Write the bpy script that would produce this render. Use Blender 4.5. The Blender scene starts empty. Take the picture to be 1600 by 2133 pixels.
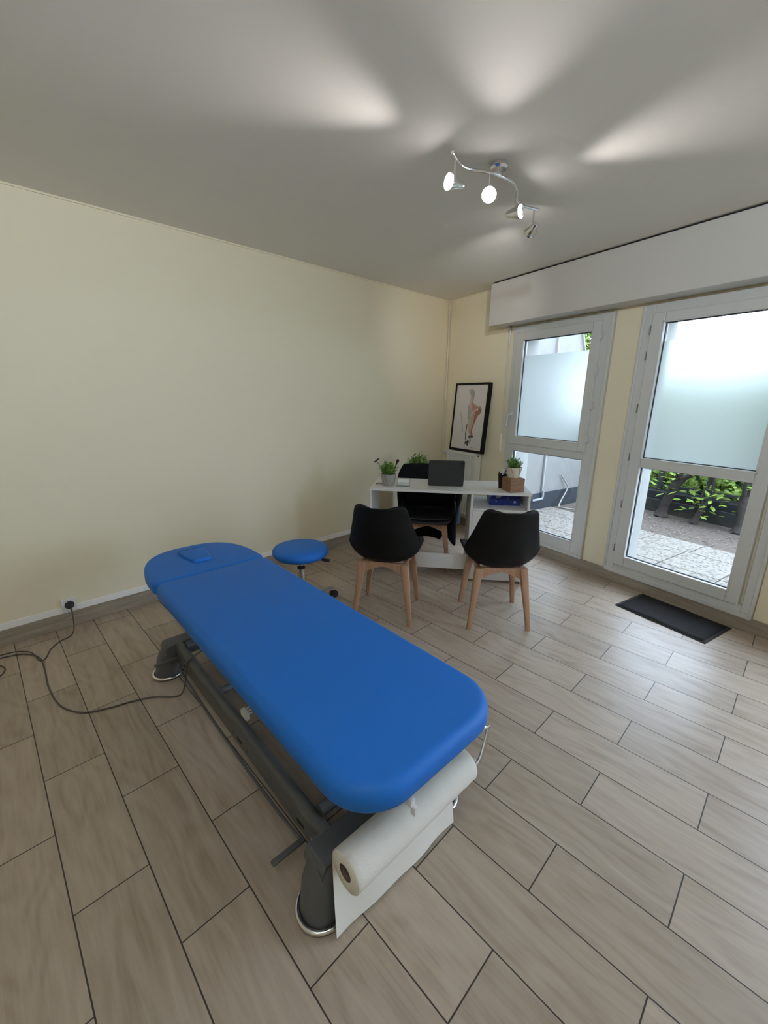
import bpy, bmesh, math, random
from mathutils import Vector, Matrix, noise
from math import sin, cos, pi, radians, sqrt

sc = bpy.context.scene
COL = sc.collection
R = random.Random(7)

# ---------------------------------------------------------------- camera
PITCH, ROLL, YAW, FPX, CAMH = -0.268679, 0.0098820, 0.793861, 868.61, 1.455
fw = Vector((cos(PITCH) * cos(YAW), cos(PITCH) * sin(YAW), sin(PITCH)))
rt = fw.cross(Vector((0, 0, 1))).normalized()
up = rt.cross(fw)
r2 = rt * cos(ROLL) + up * sin(ROLL)
u2 = up * cos(ROLL) - rt * sin(ROLL)
cd = bpy.data.cameras.new('camera')
cam = bpy.data.objects.new('camera', cd)
COL.objects.link(cam)
cd.sensor_fit = 'VERTICAL'
cd.sensor_height = 34.6
cd.lens = 34.6 * FPX / 2133.0
cd.clip_start = 0.02
cam.matrix_world = Matrix(((r2.x, u2.x, -fw.x, 0), (r2.y, u2.y, -fw.y, 0), (r2.z, u2.z, -fw.z, CAMH), (0, 0, 0, 1)))
sc.camera = cam

# ---------------------------------------------------------------- world and exposure
EXPOSURE = 0.1
SKY = 8.6
sc.view_settings.view_transform = 'Standard'
sc.view_settings.look = 'None'
sc.view_settings.gamma = 1.0
sc.view_settings.use_curve_mapping = False
sc.view_settings.exposure = EXPOSURE
w = bpy.data.worlds.new('overcast_sky')
sc.world = w
w.use_nodes = True
bgn = w.node_tree.nodes['Background']
bgn.inputs[0].default_value = (0.77, 0.96, 1.22, 1)
bgn.inputs[1].default_value = SKY
sc.cycles.use_denoising = True
sc.cycles.max_bounces = 14
sc.cycles.diffuse_bounces = 8
sc.cycles.glossy_bounces = 6
sc.cycles.transmission_bounces = 10
sc.cycles.transparent_max_bounces = 24
sc.cycles.caustics_reflective = False
sc.cycles.caustics_refractive = True
sc.cycles.sample_clamp_indirect = 6.0

# power of the four ceiling spot bulbs (watts) and their colour
BULB_W = 26.0
FILL_BAR_W = 88.0  # bulbs of the added, unseen fill bar behind the camera
BULB_RGB = (1.0, 0.945, 0.935)

# ---------------------------------------------------------------- room measures
YA = 3.15                                  # left wall plane y
BANG = 1.35306876                          # direction of the window wall
NB = Vector((-sin(BANG), cos(BANG), 0))    # into the room
TB = Vector((cos(BANG), sin(BANG), 0))     # towards the corner
CB = -3.325
CORNER = Vector(((-CB + cos(BANG) * YA) / sin(BANG), YA, 0))
HC = 2.495


def WB(s, d, z):
    """window wall coordinates: s along the wall from the corner, d into the room, z up"""
    return CORNER - TB * s + NB * d + Vector((0, 0, z))


MB_WALL = Matrix(((-TB.x, NB.x, 0, CORNER.x), (-TB.y, NB.y, 0, CORNER.y), (0, 0, 1, 0), (0, 0, 0, 1)))

# ---------------------------------------------------------------- mesh helpers


def add_box(bm, c, s, M=None, bev=0.0, seg=2):
    t = bmesh.new()
    bmesh.ops.create_cube(t, size=1.0)
    for v in t.verts:
        v.co = Vector((v.co.x * s[0], v.co.y * s[1], v.co.z * s[2]))
    if bev > 0:
        bmesh.ops.bevel(t, geom=t.edges[:], offset=min(bev, min(s) * 0.45), segments=seg, profile=0.5, affect='EDGES')
    T = Matrix.Translation(Vector(c))
    if M is not None:
        T = T @ M
    merge(bm, t, T)


def merge(bm, t, T=None):
    mp = {}
    for v in t.verts:
        mp[v] = bm.verts.new(T @ v.co if T is not None else v.co)
    for f in t.faces:
        try:
            nf = bm.faces.new([mp[v] for v in f.verts])
            nf.material_index = f.material_index
        except ValueError:
            pass
    t.free()


def box2(bm, lo, hi, M=None, bev=0.0):
    lo, hi = Vector(lo), Vector(hi)
    c = (lo + hi) / 2
    s = hi - lo
    if M is None:
        add_box(bm, c, (abs(s.x), abs(s.y), abs(s.z)), None, bev)
    else:
        t = bmesh.new()
        add_box(t, c, (abs(s.x), abs(s.y), abs(s.z)), None, bev)
        merge(bm, t, M)


def loft(bm, loops, cap0=True, cap1=True, closed=True, mi=0):
    vs = [[bm.verts.new(p) for p in lp] for lp in loops]
    n = len(loops[0])
    for a, b in zip(vs[:-1], vs[1:]):
        for i in range(n if closed else n - 1):
            j = (i + 1) % n
            f = bm.faces.new((a[i], a[j], b[j], b[i]))
            f.material_index = mi
    if cap0:
        bm.faces.new(vs[0][::-1]).material_index = mi
    if cap1:
        bm.faces.new(vs[-1]).material_index = mi


def frame_at(d):
    d = d.normalized()
    a = Vector((0, 0, 1)) if abs(d.z) < 0.9 else Vector((1, 0, 0))
    x = d.cross(a).normalized()
    return x, d.cross(x).normalized()


def add_cyl(bm, p0, p1, r0, r1=None, seg=20, cap=True):
    p0, p1 = Vector(p0), Vector(p1)
    r1 = r0 if r1 is None else r1
    x, y = frame_at(p1 - p0)
    lp = []
    for p, r in ((p0, r0), (p1, r1)):
        lp.append([p + x * (r * cos(2 * pi * i / seg)) + y * (r * sin(2 * pi * i / seg)) for i in range(seg)])
    loft(bm, lp, cap, cap)


def add_tube(bm, pts, r, seg=10, closed=False, cap=True):
    pts = [Vector(p) for p in pts]
    n = len(pts)
    rs = r if isinstance(r, (list, tuple)) else [r] * n
    loops = []
    px = None
    for i, p in enumerate(pts):
        if closed:
            d = pts[(i + 1) % n] - pts[i - 1]
        else:
            d = pts[min(i + 1, n - 1)] - pts[max(i - 1, 0)]
        d.normalize()
        if px is None:
            px = frame_at(d)[0]
        px = (px - d * px.dot(d))
        px = px.normalized() if px.length > 1e-6 else frame_at(d)[0]
        py = d.cross(px)
        loops.append([p + px * (rs[i] * cos(2 * pi * k / seg)) + py * (rs[i] * sin(2 * pi * k / seg)) for k in range(seg)])
    if closed:
        loops.append(loops[0])
        loft(bm, loops, False, False)
    else:
        loft(bm, loops, cap, cap)


def spline(pts, n=8, closed=False):
    P = [Vector(p) for p in pts]
    out = []
    m = len(P)
    for i in range(m if closed else m - 1):
        p0 = P[i - 1] if (closed or i > 0) else P[0]
        p1 = P[i]
        p2 = P[(i + 1) % m]
        p3 = P[(i + 2) % m] if (closed or i + 2 < m) else P[-1]
        for k in range(n):
            t = k / n
            out.append(0.5 * ((2 * p1) + (p2 - p0) * t + (2 * p0 - 5 * p1 + 4 * p2 - p3) * t * t + (3 * p1 - p0 - 3 * p2 + p3) * t ** 3))
    if not closed:
        out.append(P[-1])
    return out


def add_lathe(bm, prof, c=(0, 0, 0), seg=32, M=None):
    c = Vector(c)
    loops = []
    for r, z in prof:
        lp = [Vector((r * cos(2 * pi * i / seg), r * sin(2 * pi * i / seg), z)) for i in range(seg)]
        loops.append([(M @ p if M is not None else p) + c for p in lp])
    loft(bm, loops, prof[0][0] > 1e-5, prof[-1][0] > 1e-5)


def add_sphere(bm, c, r, sx=1, sy=1, sz=1, seg=16):
    t = bmesh.new()
    bmesh.ops.create_uvsphere(t, u_segments=seg, v_segments=max(6, seg // 2), radius=r)
    merge(bm, t, Matrix.Translation(Vector(c)) @ Matrix.Diagonal((sx, sy, sz, 1)))


def rrect(hx, hy, r, n=6, cx=0.0, cy=0.0):
    pts = []
    rs = r if isinstance(r, (list, tuple)) else [r] * 4
    for q, (sx, sy) in enumerate(((1, 1), (-1, 1), (-1, -1), (1, -1))):
        rr = rs[q]
        ox, oy = sx * (hx - rr), sy * (hy - rr)
        for k in range(n + 1):
            a = (q + k / n) * pi / 2
            pts.append((cx + ox + rr * cos(a), cy + oy + rr * sin(a)))
    return pts


def inset(poly, d):
    """moves every point of a convex ccw outline inwards by about d"""
    n = len(poly)
    out = []
    for i in range(n):
        ax, ay = poly[i - 1]
        bx, by = poly[(i + 1) % n]
        tx, ty = bx - ax, by - ay
        l = sqrt(tx * tx + ty * ty) or 1
        out.append((poly[i][0] - ty / l * d, poly[i][1] + tx / l * d))
    return out


def slab(bm, poly, levels):
    """closed solid from an outline and (z, inset) levels"""
    loft(bm, [[Vector((x, y, z)) for x, y in inset(poly, d)] for z, d in levels])


def obj(name, bm, mat, parent=None, smooth=True, ang=40, kind=None):
    me = bpy.data.meshes.new(name)
    bmesh.ops.recalc_face_normals(bm, faces=bm.faces[:])
    bm.to_mesh(me)
    bm.free()
    for m in (mat if isinstance(mat, (list, tuple)) else [mat]):
        me.materials.append(m)
    if smooth:
        for p in me.polygons:
            p.use_smooth = True
        me.set_sharp_from_angle(angle=radians(ang))
    o = bpy.data.objects.new(name, me)
    COL.objects.link(o)
    if parent is not None:
        o.parent = parent
    if kind:
        o['kind'] = kind
    return o


def tag(o, label, cat, group=None):
    o['label'] = label
    o['category'] = cat
    if group:
        o['group'] = group
    return o


def thing(name, label, cat, loc=(0, 0, 0), rz=0.0, group=None):
    o = bpy.data.objects.new(name, None)
    o.empty_display_size = 0.1
    COL.objects.link(o)
    o.location = loc
    o.rotation_euler = (0, 0, rz)
    return tag(o, label, cat, group)


def copy_tree(o, parent=None):
    kids = [k for k in o.children]
    c = o.copy()
    COL.objects.link(c)
    c.parent = parent
    for k in kids:
        copy_tree(k, c)
    return c


def NEW():
    return bmesh.new()


# ---------------------------------------------------------------- materials
def mat(name, rgb, rough=0.5, metal=0.0, spec=0.5, noise_amt=0.0, noise_scale=40, bump=0.0, bump_scale=200, coat=0.0, sheen=0.0, trans=0.0):
    m = bpy.data.materials.new(name)
    m.use_nodes = True
    nt = m.node_tree
    b = nt.nodes['Principled BSDF']
    b.inputs['Base Color'].default_value = (*rgb, 1)
    b.inputs['Roughness'].default_value = rough
    b.inputs['Metallic'].default_value = metal
    b.inputs['Specular IOR Level'].default_value = spec
    b.inputs['Coat Weight'].default_value = coat
    b.inputs['Sheen Weight'].default_value = sheen
    b.inputs['Transmission Weight'].default_value = trans
    tc = None
    if noise_amt > 0 or bump > 0:
        tc = nt.nodes.new('ShaderNodeTexCoord')
    if noise_amt > 0:
        n = nt.nodes.new('ShaderNodeTexNoise')
        n.inputs['Scale'].default_value = noise_scale
        n.inputs['Detail'].default_value = 5
        nt.links.new(tc.outputs['Object'], n.inputs['Vector'])
        mx = nt.nodes.new('ShaderNodeMix')
        mx.data_type = 'RGBA'
        mx.inputs[6].default_value = (*[c * (1 - noise_amt) for c in rgb], 1)
        mx.inputs[7].default_value = (*[min(1, c * (1 + noise_amt)) for c in rgb], 1)
        nt.links.new(n.outputs['Fac'], mx.inputs[0])
        nt.links.new(mx.outputs[2], b.inputs['Base Color'])
    if bump > 0:
        n = nt.nodes.new('ShaderNodeTexNoise')
        n.inputs['Scale'].default_value = bump_scale
        n.inputs['Detail'].default_value = 3
        nt.links.new(tc.outputs['Object'], n.inputs['Vector'])
        bp = nt.nodes.new('ShaderNodeBump')
        bp.inputs['Strength'].default_value = bump
        bp.inputs['Distance'].default_value = 0.002
        nt.links.new(n.outputs['Fac'], bp.inputs['Height'])
        nt.links.new(bp.outputs[0], b.inputs['Normal'])
    return m


def wood_mat(name, c1, c2, scale=(6, 6, 60), rough=0.5, bands=0.0):
    m = bpy.data.materials.new(name)
    m.use_nodes = True
    nt = m.node_tree
    b = nt.nodes['Principled BSDF']
    b.inputs['Roughness'].default_value = rough
    tc = nt.nodes.new('ShaderNodeTexCoord')
    mp = nt.nodes.new('ShaderNodeMapping')
    mp.inputs['Scale'].default_value = scale
    nt.links.new(tc.outputs['Object'], mp.inputs['Vector'])
    n = nt.nodes.new('ShaderNodeTexNoise')
    n.inputs['Scale'].default_value = 1.0
    n.inputs['Detail'].default_value = 6
    n.inputs['Distortion'].default_value = 1.2
    nt.links.new(mp.outputs[0], n.inputs['Vector'])
    cr = nt.nodes.new('ShaderNodeValToRGB')
    cr.color_ramp.elements[0].position = 0.3
    cr.color_ramp.elements[0].color = (*c1, 1)
    cr.color_ramp.elements[1].position = 0.72
    cr.color_ramp.elements[1].color = (*c2, 1)
    nt.links.new(n.outputs['Fac'], cr.inputs[0])
    nt.links.new(cr.outputs[0], b.inputs['Base Color'])
    return m


def glass_mat(name, tint=(1, 1, 1), refl=1.0):
    m = bpy.data.materials.new(name)
    m.use_nodes = True
    nt = m.node_tree
    nt.nodes.clear()
    out = nt.nodes.new('ShaderNodeOutputMaterial')
    t = nt.nodes.new('ShaderNodeBsdfTransparent')
    t.inputs[0].default_value = (*tint, 1)
    g = nt.nodes.new('ShaderNodeBsdfGlossy')
    g.inputs['Roughness'].default_value = 0.02
    # Schlick reflectance from the viewing angle, the same on both faces of the sheet
    lw = nt.nodes.new('ShaderNodeLayerWeight')
    pw = nt.nodes.new('ShaderNodeMath')
    pw.operation = 'POWER'
    pw.inputs[1].default_value = 5.0
    nt.links.new(lw.outputs['Facing'], pw.inputs[0])
    ml = nt.nodes.new('ShaderNodeMath')
    ml.operation = 'MULTIPLY_ADD'
    ml.inputs[1].default_value = 0.8
    ml.inputs[2].default_value = 0.035 * refl
    nt.links.new(pw.outputs[0], ml.inputs[0])
    mx = nt.nodes.new('ShaderNodeMixShader')
    nt.links.new(ml.outputs[0], mx.inputs[0])
    nt.links.new(t.outputs[0], mx.inputs[1])
    nt.links.new(g.outputs[0], mx.inputs[2])
    nt.links.new(mx.outputs[0], out.inputs[0])
    return m


def frosted_mat(name):
    m = bpy.data.materials.new(name)
    m.use_nodes = True
    nt = m.node_tree
    nt.nodes.clear()
    out = nt.nodes.new('ShaderNodeOutputMaterial')
    tr = nt.nodes.new('ShaderNodeBsdfTranslucent')
    tr.inputs[0].default_value = (0.31, 0.325, 0.305, 1)
    rf = nt.nodes.new('ShaderNodeBsdfRefraction')
    rf.inputs[0].default_value = (0.44, 0.46, 0.43, 1)
    rf.inputs['Roughness'].default_value = 0.6
    rf.inputs['IOR'].default_value = 1.25
    df = nt.nodes.new('ShaderNodeBsdfDiffuse')
    df.inputs[0].default_value = (0.75, 0.8, 0.82, 1)
    m1 = nt.nodes.new('ShaderNodeMixShader')
    m1.inputs[0].default_value = 0.42
    nt.links.new(tr.outputs[0], m1.inputs[1])
    nt.links.new(rf.outputs[0], m1.inputs[2])
    m2 = nt.nodes.new('ShaderNodeMixShader')
    m2.inputs[0].default_value = 0.15
    nt.links.new(m1.outputs[0], m2.inputs[1])
    nt.links.new(df.outputs[0], m2.inputs[2])
    nt.links.new(m2.outputs[0], out.inputs[0])
    return m


def emit_mat(name, rgb, strength):
    m = bpy.data.materials.new(name)
    m.use_nodes = True
    nt = m.node_tree
    nt.nodes.clear()
    out = nt.nodes.new('ShaderNodeOutputMaterial')
    e = nt.nodes.new('ShaderNodeEmission')
    e.inputs[0].default_value = (*rgb, 1)
    e.inputs[1].default_value = strength
    nt.links.new(e.outputs[0], out.inputs[0])
    return m


def tile_floor_mat():
    m = bpy.data.materials.new('wood_look_floor_tile')
    m.use_nodes = True
    nt = m.node_tree
    L = nt.links
    b = nt.nodes['Principled BSDF']
    tc = nt.nodes.new('ShaderNodeTexCoord')
    sep = nt.nodes.new('ShaderNodeSeparateXYZ')
    L.new(tc.outputs['Object'], sep.inputs[0])

    def math(op, a, bval):
        n = nt.nodes.new('ShaderNodeMath')
        n.operation = op
        for i, v in enumerate((a, bval)):
            if isinstance(v, (int, float)):
                n.inputs[i].default_value = v
            else:
                L.new(v, n.inputs[i])
        return n.outputs[0]
    X = math('ADD', sep.outputs['Y'], -0.3412 + 60.47)
    Y = math('ADD', sep.outputs['X'], 0.0372 + 0.2018 * 40)
    comb = nt.nodes.new('ShaderNodeCombineXYZ')
    L.new(X, comb.inputs[0])
    L.new(Y, comb.inputs[1])
    br = nt.nodes.new('ShaderNodeTexBrick')
    br.offset = 0.534
    br.offset_frequency = 2
    br.squash = 1.0
    br.inputs['Color1'].default_value = (0, 0, 0, 1)
    br.inputs['Color2'].default_value = (1, 1, 1, 1)
    br.inputs['Mortar'].default_value = (0.5, 0.5, 0.5, 1)
    br.inputs['Scale'].default_value = 1.0
    br.inputs['Mortar Size'].default_value = 0.0021
    br.inputs['Mortar Smooth'].default_value = 0.15
    br.inputs['Bias'].default_value = 0.0
    br.inputs['Brick Width'].default_value = 0.6047
    br.inputs['Row Height'].default_value = 0.2018
    L.new(comb.outputs[0], br.inputs['Vector'])
    # per tile random number moves the grain
    rnd = math('MULTIPLY', br.outputs['Color'], 37.0)
    gx = math('ADD', math('MULTIPLY', sep.outputs['X'], 17.0), rnd)
    gy = math('ADD', math('MULTIPLY', sep.outputs['Y'], 2.1), math('MULTIPLY', rnd, 1.7))
    gv = nt.nodes.new('ShaderNodeCombineXYZ')
    L.new(gx, gv.inputs[0])
    L.new(gy, gv.inputs[1])
    L.new(rnd, gv.inputs[2])
    n1 = nt.nodes.new('ShaderNodeTexNoise')
    n1.inputs['Scale'].default_value = 1.0
    n1.inputs['Detail'].default_value = 7
    n1.inputs['Roughness'].default_value = 0.62
    n1.inputs['Distortion'].default_value = 0.9
    L.new(gv.outputs[0], n1.inputs['Vector'])
    # cathedral rings
    gv2 = nt.nodes.new('ShaderNodeCombineXYZ')
    L.new(math('ADD', math('MULTIPLY', sep.outputs['X'], 5.0), rnd), gv2.inputs[0])
    L.new(math('ADD', math('MULTIPLY', sep.outputs['Y'], 1.1), rnd), gv2.inputs[1])
    n2 = nt.nodes.new('ShaderNodeTexNoise')
    n2.inputs['Scale'].default_value = 1.0
    n2.inputs['Detail'].default_value = 2
    L.new(gv2.outputs[0], n2.inputs['Vector'])
    rings = math('SINE', math('MULTIPLY', n2.outputs['Fac'], 75.0), 0.0)
    ringw = math('MULTIPLY', rings, 0.05)
    # fine streaks
    gv3 = nt.nodes.new('ShaderNodeCombineXYZ')
    L.new(math('ADD', math('MULTIPLY', sep.outputs['X'], 110.0), rnd), gv3.inputs[0])
    L.new(math('ADD', math('MULTIPLY', sep.outputs['Y'], 5.0), rnd), gv3.inputs[1])
    n3 = nt.nodes.new('ShaderNodeTexNoise')
    n3.inputs['Scale'].default_value = 1.0
    n3.inputs['Detail'].default_value = 3
    L.new(gv3.outputs[0], n3.inputs['Vector'])
    fac = math('ADD', math('ADD', math('MULTIPLY', n1.outputs['Fac'], 0.75), math('MULTIPLY', n3.outputs['Fac'], 0.25)), ringw)
    cr = nt.nodes.new('ShaderNodeValToRGB')
    e = cr.color_ramp.elements
    e[0].position = 0.28
    e[0].color = (0.318, 0.242, 0.176, 1)
    e[1].position = 0.74
    e[1].color = (0.490, 0.408, 0.328, 1)
    k = e.new(0.48)
    k.color = (0.408, 0.330, 0.256, 1)
    L.new(fac, cr.inputs[0])
    hsv = nt.nodes.new('ShaderNodeHueSaturation')
    L.new(cr.outputs[0], hsv.inputs['Color'])
    L.new(math('ADD', math('MULTIPLY', br.outputs['Color'], 0.14), 0.94), hsv.inputs['Value'])
    mx = nt.nodes.new('ShaderNodeMix')
    mx.data_type = 'RGBA'
    L.new(br.outputs['Fac'], mx.inputs[0])
    L.new(hsv.outputs[0], mx.inputs[6])
    mx.inputs[7].default_value = (0.035, 0.026, 0.022, 1)
    L.new(mx.outputs[2], b.inputs['Base Color'])
    L.new(math('ADD', math('MULTIPLY', fac, -0.12), 0.46), b.inputs['Roughness'])
    b.inputs['Specular IOR Level'].default_value = 0.5
    bp = nt.nodes.new('ShaderNodeBump')
    bp.inputs['Strength'].default_value = 0.35
    bp.inputs['Distance'].default_value = 0.001
    h = math('SUBTRACT', math('MULTIPLY', fac, 0.35), math('MULTIPLY', br.outputs['Fac'], 1.4))
    L.new(h, bp.inputs['Height'])
    L.new(bp.outputs[0], b.inputs['Normal'])
    return m


def skirting_mat():
    return wood_mat('wood_look_skirting_tile', (0.25, 0.205, 0.158), (0.38, 0.325, 0.26), (3, 3, 45), 0.45)


M_floor = tile_floor_mat()
M_skirt = skirting_mat()
M_cream = mat('cream_wall_paint', (0.80, 0.725, 0.545), 0.75, bump=0.12, bump_scale=90, spec=0.25)
M_ceil = mat('matte_ceiling_paint', (0.79, 0.765, 0.715), 0.85, bump=0.10, bump_scale=110, spec=0.2)
M_trim = mat('white_trim_paint', (0.90, 0.88, 0.84), 0.5)
M_white = mat('white_lacquer', (0.76, 0.76, 0.74), 0.4)
M_pvc = mat('white_upvc', (0.60, 0.605, 0.59), 0.35)
M_seal = mat('dark_glazing_seal', (0.035, 0.037, 0.04), 0.6)
M_box = mat('white_shutter_box_panel', (0.60, 0.575, 0.54), 0.55)
M_desk = mat('white_melamine', (0.70, 0.69, 0.67), 0.35)
M_radi = mat('white_radiator_enamel', (0.70, 0.695, 0.65), 0.4)
M_vinyl = mat('blue_vinyl', (0.009, 0.152, 0.58), 0.55, spec=0.35, bump=0.10, bump_scale=700)
M_frame = mat('anthracite_powder_coat', (0.085, 0.087, 0.088), 0.42, bump=0.06, bump_scale=600)
M_dark = mat('black_rubber', (0.012, 0.012, 0.013), 0.65)
M_chrome = mat('chrome', (0.78, 0.78, 0.78), 0.12, 1.0)
M_alu = mat('brushed_grey_metal', (0.42, 0.42, 0.41), 0.38, 0.8)
M_black = mat('black_plastic', (0.005, 0.005, 0.005), 0.5, spec=0.22)
M_leather = mat('black_leatherette', (0.006, 0.006, 0.006), 0.5, spec=0.3, bump=0.1, bump_scale=400)
M_oak = wood_mat('beech_wood', (0.36, 0.205, 0.125), (0.50, 0.305, 0.195), (26, 26, 4), 0.45)
M_coat = mat('black_quilted_cloth', (0.004, 0.004, 0.005), 0.85, spec=0.2)
M_navy = mat('navy_nylon', (0.035, 0.052, 0.092), 0.5)
M_paper = mat('white_crepe_paper', (0.77, 0.745, 0.68), 0.8, bump=0.35, bump_scale=160)
M_card = mat('brown_cardboard', (0.15, 0.10, 0.07), 0.8)
M_folio = mat('dark_grey_folio', (0.028, 0.029, 0.029), 0.55, bump=0.05, bump_scale=900)
M_greypot = mat('grey_cement', (0.30, 0.285, 0.26), 0.75, noise_amt=0.15, noise_scale=60)
M_creampot = mat('cream_ceramic', (0.62, 0.56, 0.45), 0.5, noise_amt=0.08)
M_cord = mat('brown_cord', (0.16, 0.115, 0.08), 0.8)
M_soil = mat('dark_soil', (0.03, 0.022, 0.016), 0.9)
M_leaf = mat('green_leaf', (0.15, 0.31, 0.05), 0.5, noise_amt=0.45, noise_scale=60)
M_block = wood_mat('brown_wood_block', (0.16, 0.075, 0.03), (0.30, 0.155, 0.07), (8, 8, 45), 0.5)
M_mat = mat('charcoal_carpet', (0.012, 0.011, 0.012), 0.95, noise_amt=0.5, noise_scale=300, bump=0.8, bump_scale=500)
M_matrim = mat('black_rubber_edge', (0.03, 0.03, 0.032), 0.5)
M_cable = mat('grey_cable_sheath', (0.085, 0.075, 0.065), 0.5)
M_pipe = mat('white_painted_pipe', (0.72, 0.68, 0.58), 0.45)
M_glass = glass_mat('clear_glazing')
M_acryl = glass_mat('clear_acrylic', (0.95, 0.97, 0.97), 1.6)
M_frost = frosted_mat('frosted_film')
M_print = mat('off_white_art_paper', (0.68, 0.64, 0.62), 0.7)
M_render = mat('white_render', (0.30, 0.30, 0.275), 0.85, noise_amt=0.06, noise_scale=9)
M_bulb = emit_mat('lit_led_face', BULB_RGB, 30.0)


# ---------------------------------------------------------------- the setting
X0, Y0 = -2.6, -2.6
bm = NEW()
box2(bm, (X0 - 0.2, Y0 - 0.2, -0.12), (3.2, YA + 0.2, 0))
t = NEW()
obj('floor', bm, M_floor, smooth=False, kind='structure')
t.free()


def prism(bm, poly, z0, z1):
    loft(bm, [[Vector((x, y, z0)) for x, y in poly], [Vector((x, y, z1)) for x, y in poly]])


# floor follows the slanted window wall: rebuild as a polygon slab
bpy.data.objects.remove(bpy.data.objects['floor'])
e0 = WB(0, -0.02, 0)
send = (YA - Y0) / TB.y
e1 = WB(send, -0.02, 0)
room_poly = [(X0, Y0), (e1.x, Y0), (e0.x, YA), (X0, YA)]
bm = NEW()
prism(bm, room_poly, -0.1, 0.0)
obj('floor', bm, M_floor, smooth=False, kind='structure')
bm = NEW()
oc0, oc1 = WB(0, -0.27, 0), WB(send, -0.27, 0)
prism(bm, [(X0 - 0.15, Y0 - 0.15), (oc1.x + 0.03, Y0 - 0.15), (oc0.x, YA + 0.15), (X0 - 0.15, YA + 0.15)], HC, HC + 0.15)
obj('ceiling', bm, M_ceil, smooth=False, kind='structure')
bm = NEW()
box2(bm, (X0 - 0.15, YA, -0.1), (CORNER.x + 0.3, YA + 0.15, HC))
obj('wall_left', bm, M_cream, smooth=False, kind='structure')
bm = NEW()
box2(bm, (X0 - 0.15, Y0 - 0.15, -0.1), (X0, YA, HC))
obj('wall_near', bm, M_cream, smooth=False, kind='structure')

# window wall with the two openings (s ranges), 0.25 m thick outwards
W1 = (0.985, 1.965, 0.09, 2.10)
D1 = (2.175, 3.175, 0.085, 2.10)
bm = NEW()
T0, T1 = -0.25, 0.0


def wbx(bm, s0, s1, d0, d1, z0, z1, bev=0.0):
    box2(bm, (s0, d0, z0), (s1, d1, z1), MB_WALL, bev)


# openings are a little smaller on the outside, so the frames sit behind the reveal
O1 = (1.07, 1.88)
O2 = (2.285, 3.09)
O3 = (3.55, 5.65)  # out of view, cut for the added daylight door
ZT, ZB = 2.03, 0.07
for s0, s1 in ((-0.04, O1[0]), (O1[1], O2[0]), (O2[1], O3[0]), (O3[1], send + 0.1)):
    wbx(bm, s0, s1, T0, T1, -0.3, HC)
for s0, s1 in (O1, O2, O3):
    wbx(bm, s0, s1, T0, T1, ZT, HC)
    wbx(bm, s0, s1, T0, T1, -0.3, ZB)
wr = obj('wall_right', bm, [M_cream, M_render], smooth=False, kind='structure')
for p_ in wr.data.polygons:
    # painted inside, rendered outside and in the reveals
    if NB.dot(p_.center) - CB < -0.01:
        p_.material_index = 1
bm = NEW()
box2(bm, (X0 - 0.15, Y0 - 0.15, -0.1), (e1.x + 0.3, Y0, HC))
obj('wall_back', bm, M_cream, smooth=False, kind='structure')

# tile skirtings and the white strip above the left one
bm = NEW()
box2(bm, (X0, YA - 0.012, 0), (CORNER.x - 0.003, YA, 0.1), None, 0.002)
obj('baseboard_left', bm, M_skirt, smooth=False, kind='structure')
bm = NEW()
wbx(bm, 0.012, send - 0.02, 0, 0.03, 0, 0.088, 0.002)
obj('baseboard_right', bm, M_skirt, smooth=False, kind='structure')
bm = NEW()
box2(bm, (X0, YA - 0.010, 0.1), (CORNER.x - 0.003, YA, 0.143), None, 0.003)
obj('trim_1', bm, M_trim, smooth=False, kind='structure')
bm = NEW()
box2(bm, (X0, YA - 0.008, HC - 0.010), (CORNER.x - 0.003, YA, HC))
obj('trim_2', bm, M_cream, smooth=False, kind='structure')
bm = NEW()
wbx(bm, 0.004, 0.6, 0, 0.008, HC - 0.010, HC)
obj('trim_3', bm, M_cream, smooth=False, kind='structure')

# ---- window (left) and french door (right)


def pane_parts(parent, s0, s1, z0, z1, zf=None, d=0.005):
    bm = NEW()
    # thin dark gasket round the glass
    g = 0.006
    for a, b, c, e in ((s0, s0 + g, z0, z1), (s1 - g, s1, z0, z1), (s0, s1, z0, z0 + g), (s0, s1, z1 - g, z1)):
        wbx(bm, a, b, d - 0.010, d + 0.006, c, e)
    obj('gasket', bm, M_seal, parent, smooth=False)
    bm = NEW()
    wbx(bm, s0 + 0.001, s1 - 0.001, d - 0.004, d - 0.001, z0 + 0.001, z1 - 0.001)
    p = obj('pane', bm, M_glass, parent, smooth=False)
    if zf:
        bm = NEW()
        v = [MB_WALL @ Vector(q) for q in ((s0 + g, d + 0.0005, z0 + g), (s1 - g, d + 0.0005, z0 + g), (s1 - g, d + 0.0005, zf), (s0 + g, d + 0.0005, zf))]
        me = bpy.data.meshes.new('frosted_film')
        me.from_pydata(v, [], [(0, 1, 2, 3)])
        if me.polygons[0].normal.dot(NB) < 0:
            me.flip_normals()
        me.materials.append(M_frost)
        ff = bpy.data.objects.new('frosted_film', me)
        COL.objects.link(ff)
        ff.parent = parent


def ring(bm, s0, s1, z0, z1, a0, a1, b0, b1, d0, d1, bev=0.004):
    """rectangular frame from outer (s0..z1) to inner (a0..b1) rectangle"""
    wbx(bm, s0, a0, d0, d1, z0, z1, bev)
    wbx(bm, a1, s1, d0, d1, z0, z1, bev)
    wbx(bm, a0, a1, d0, d1, z0, b0, bev)
    wbx(bm, a0, a1, d0, d1, b1, z1, bev)


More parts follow.
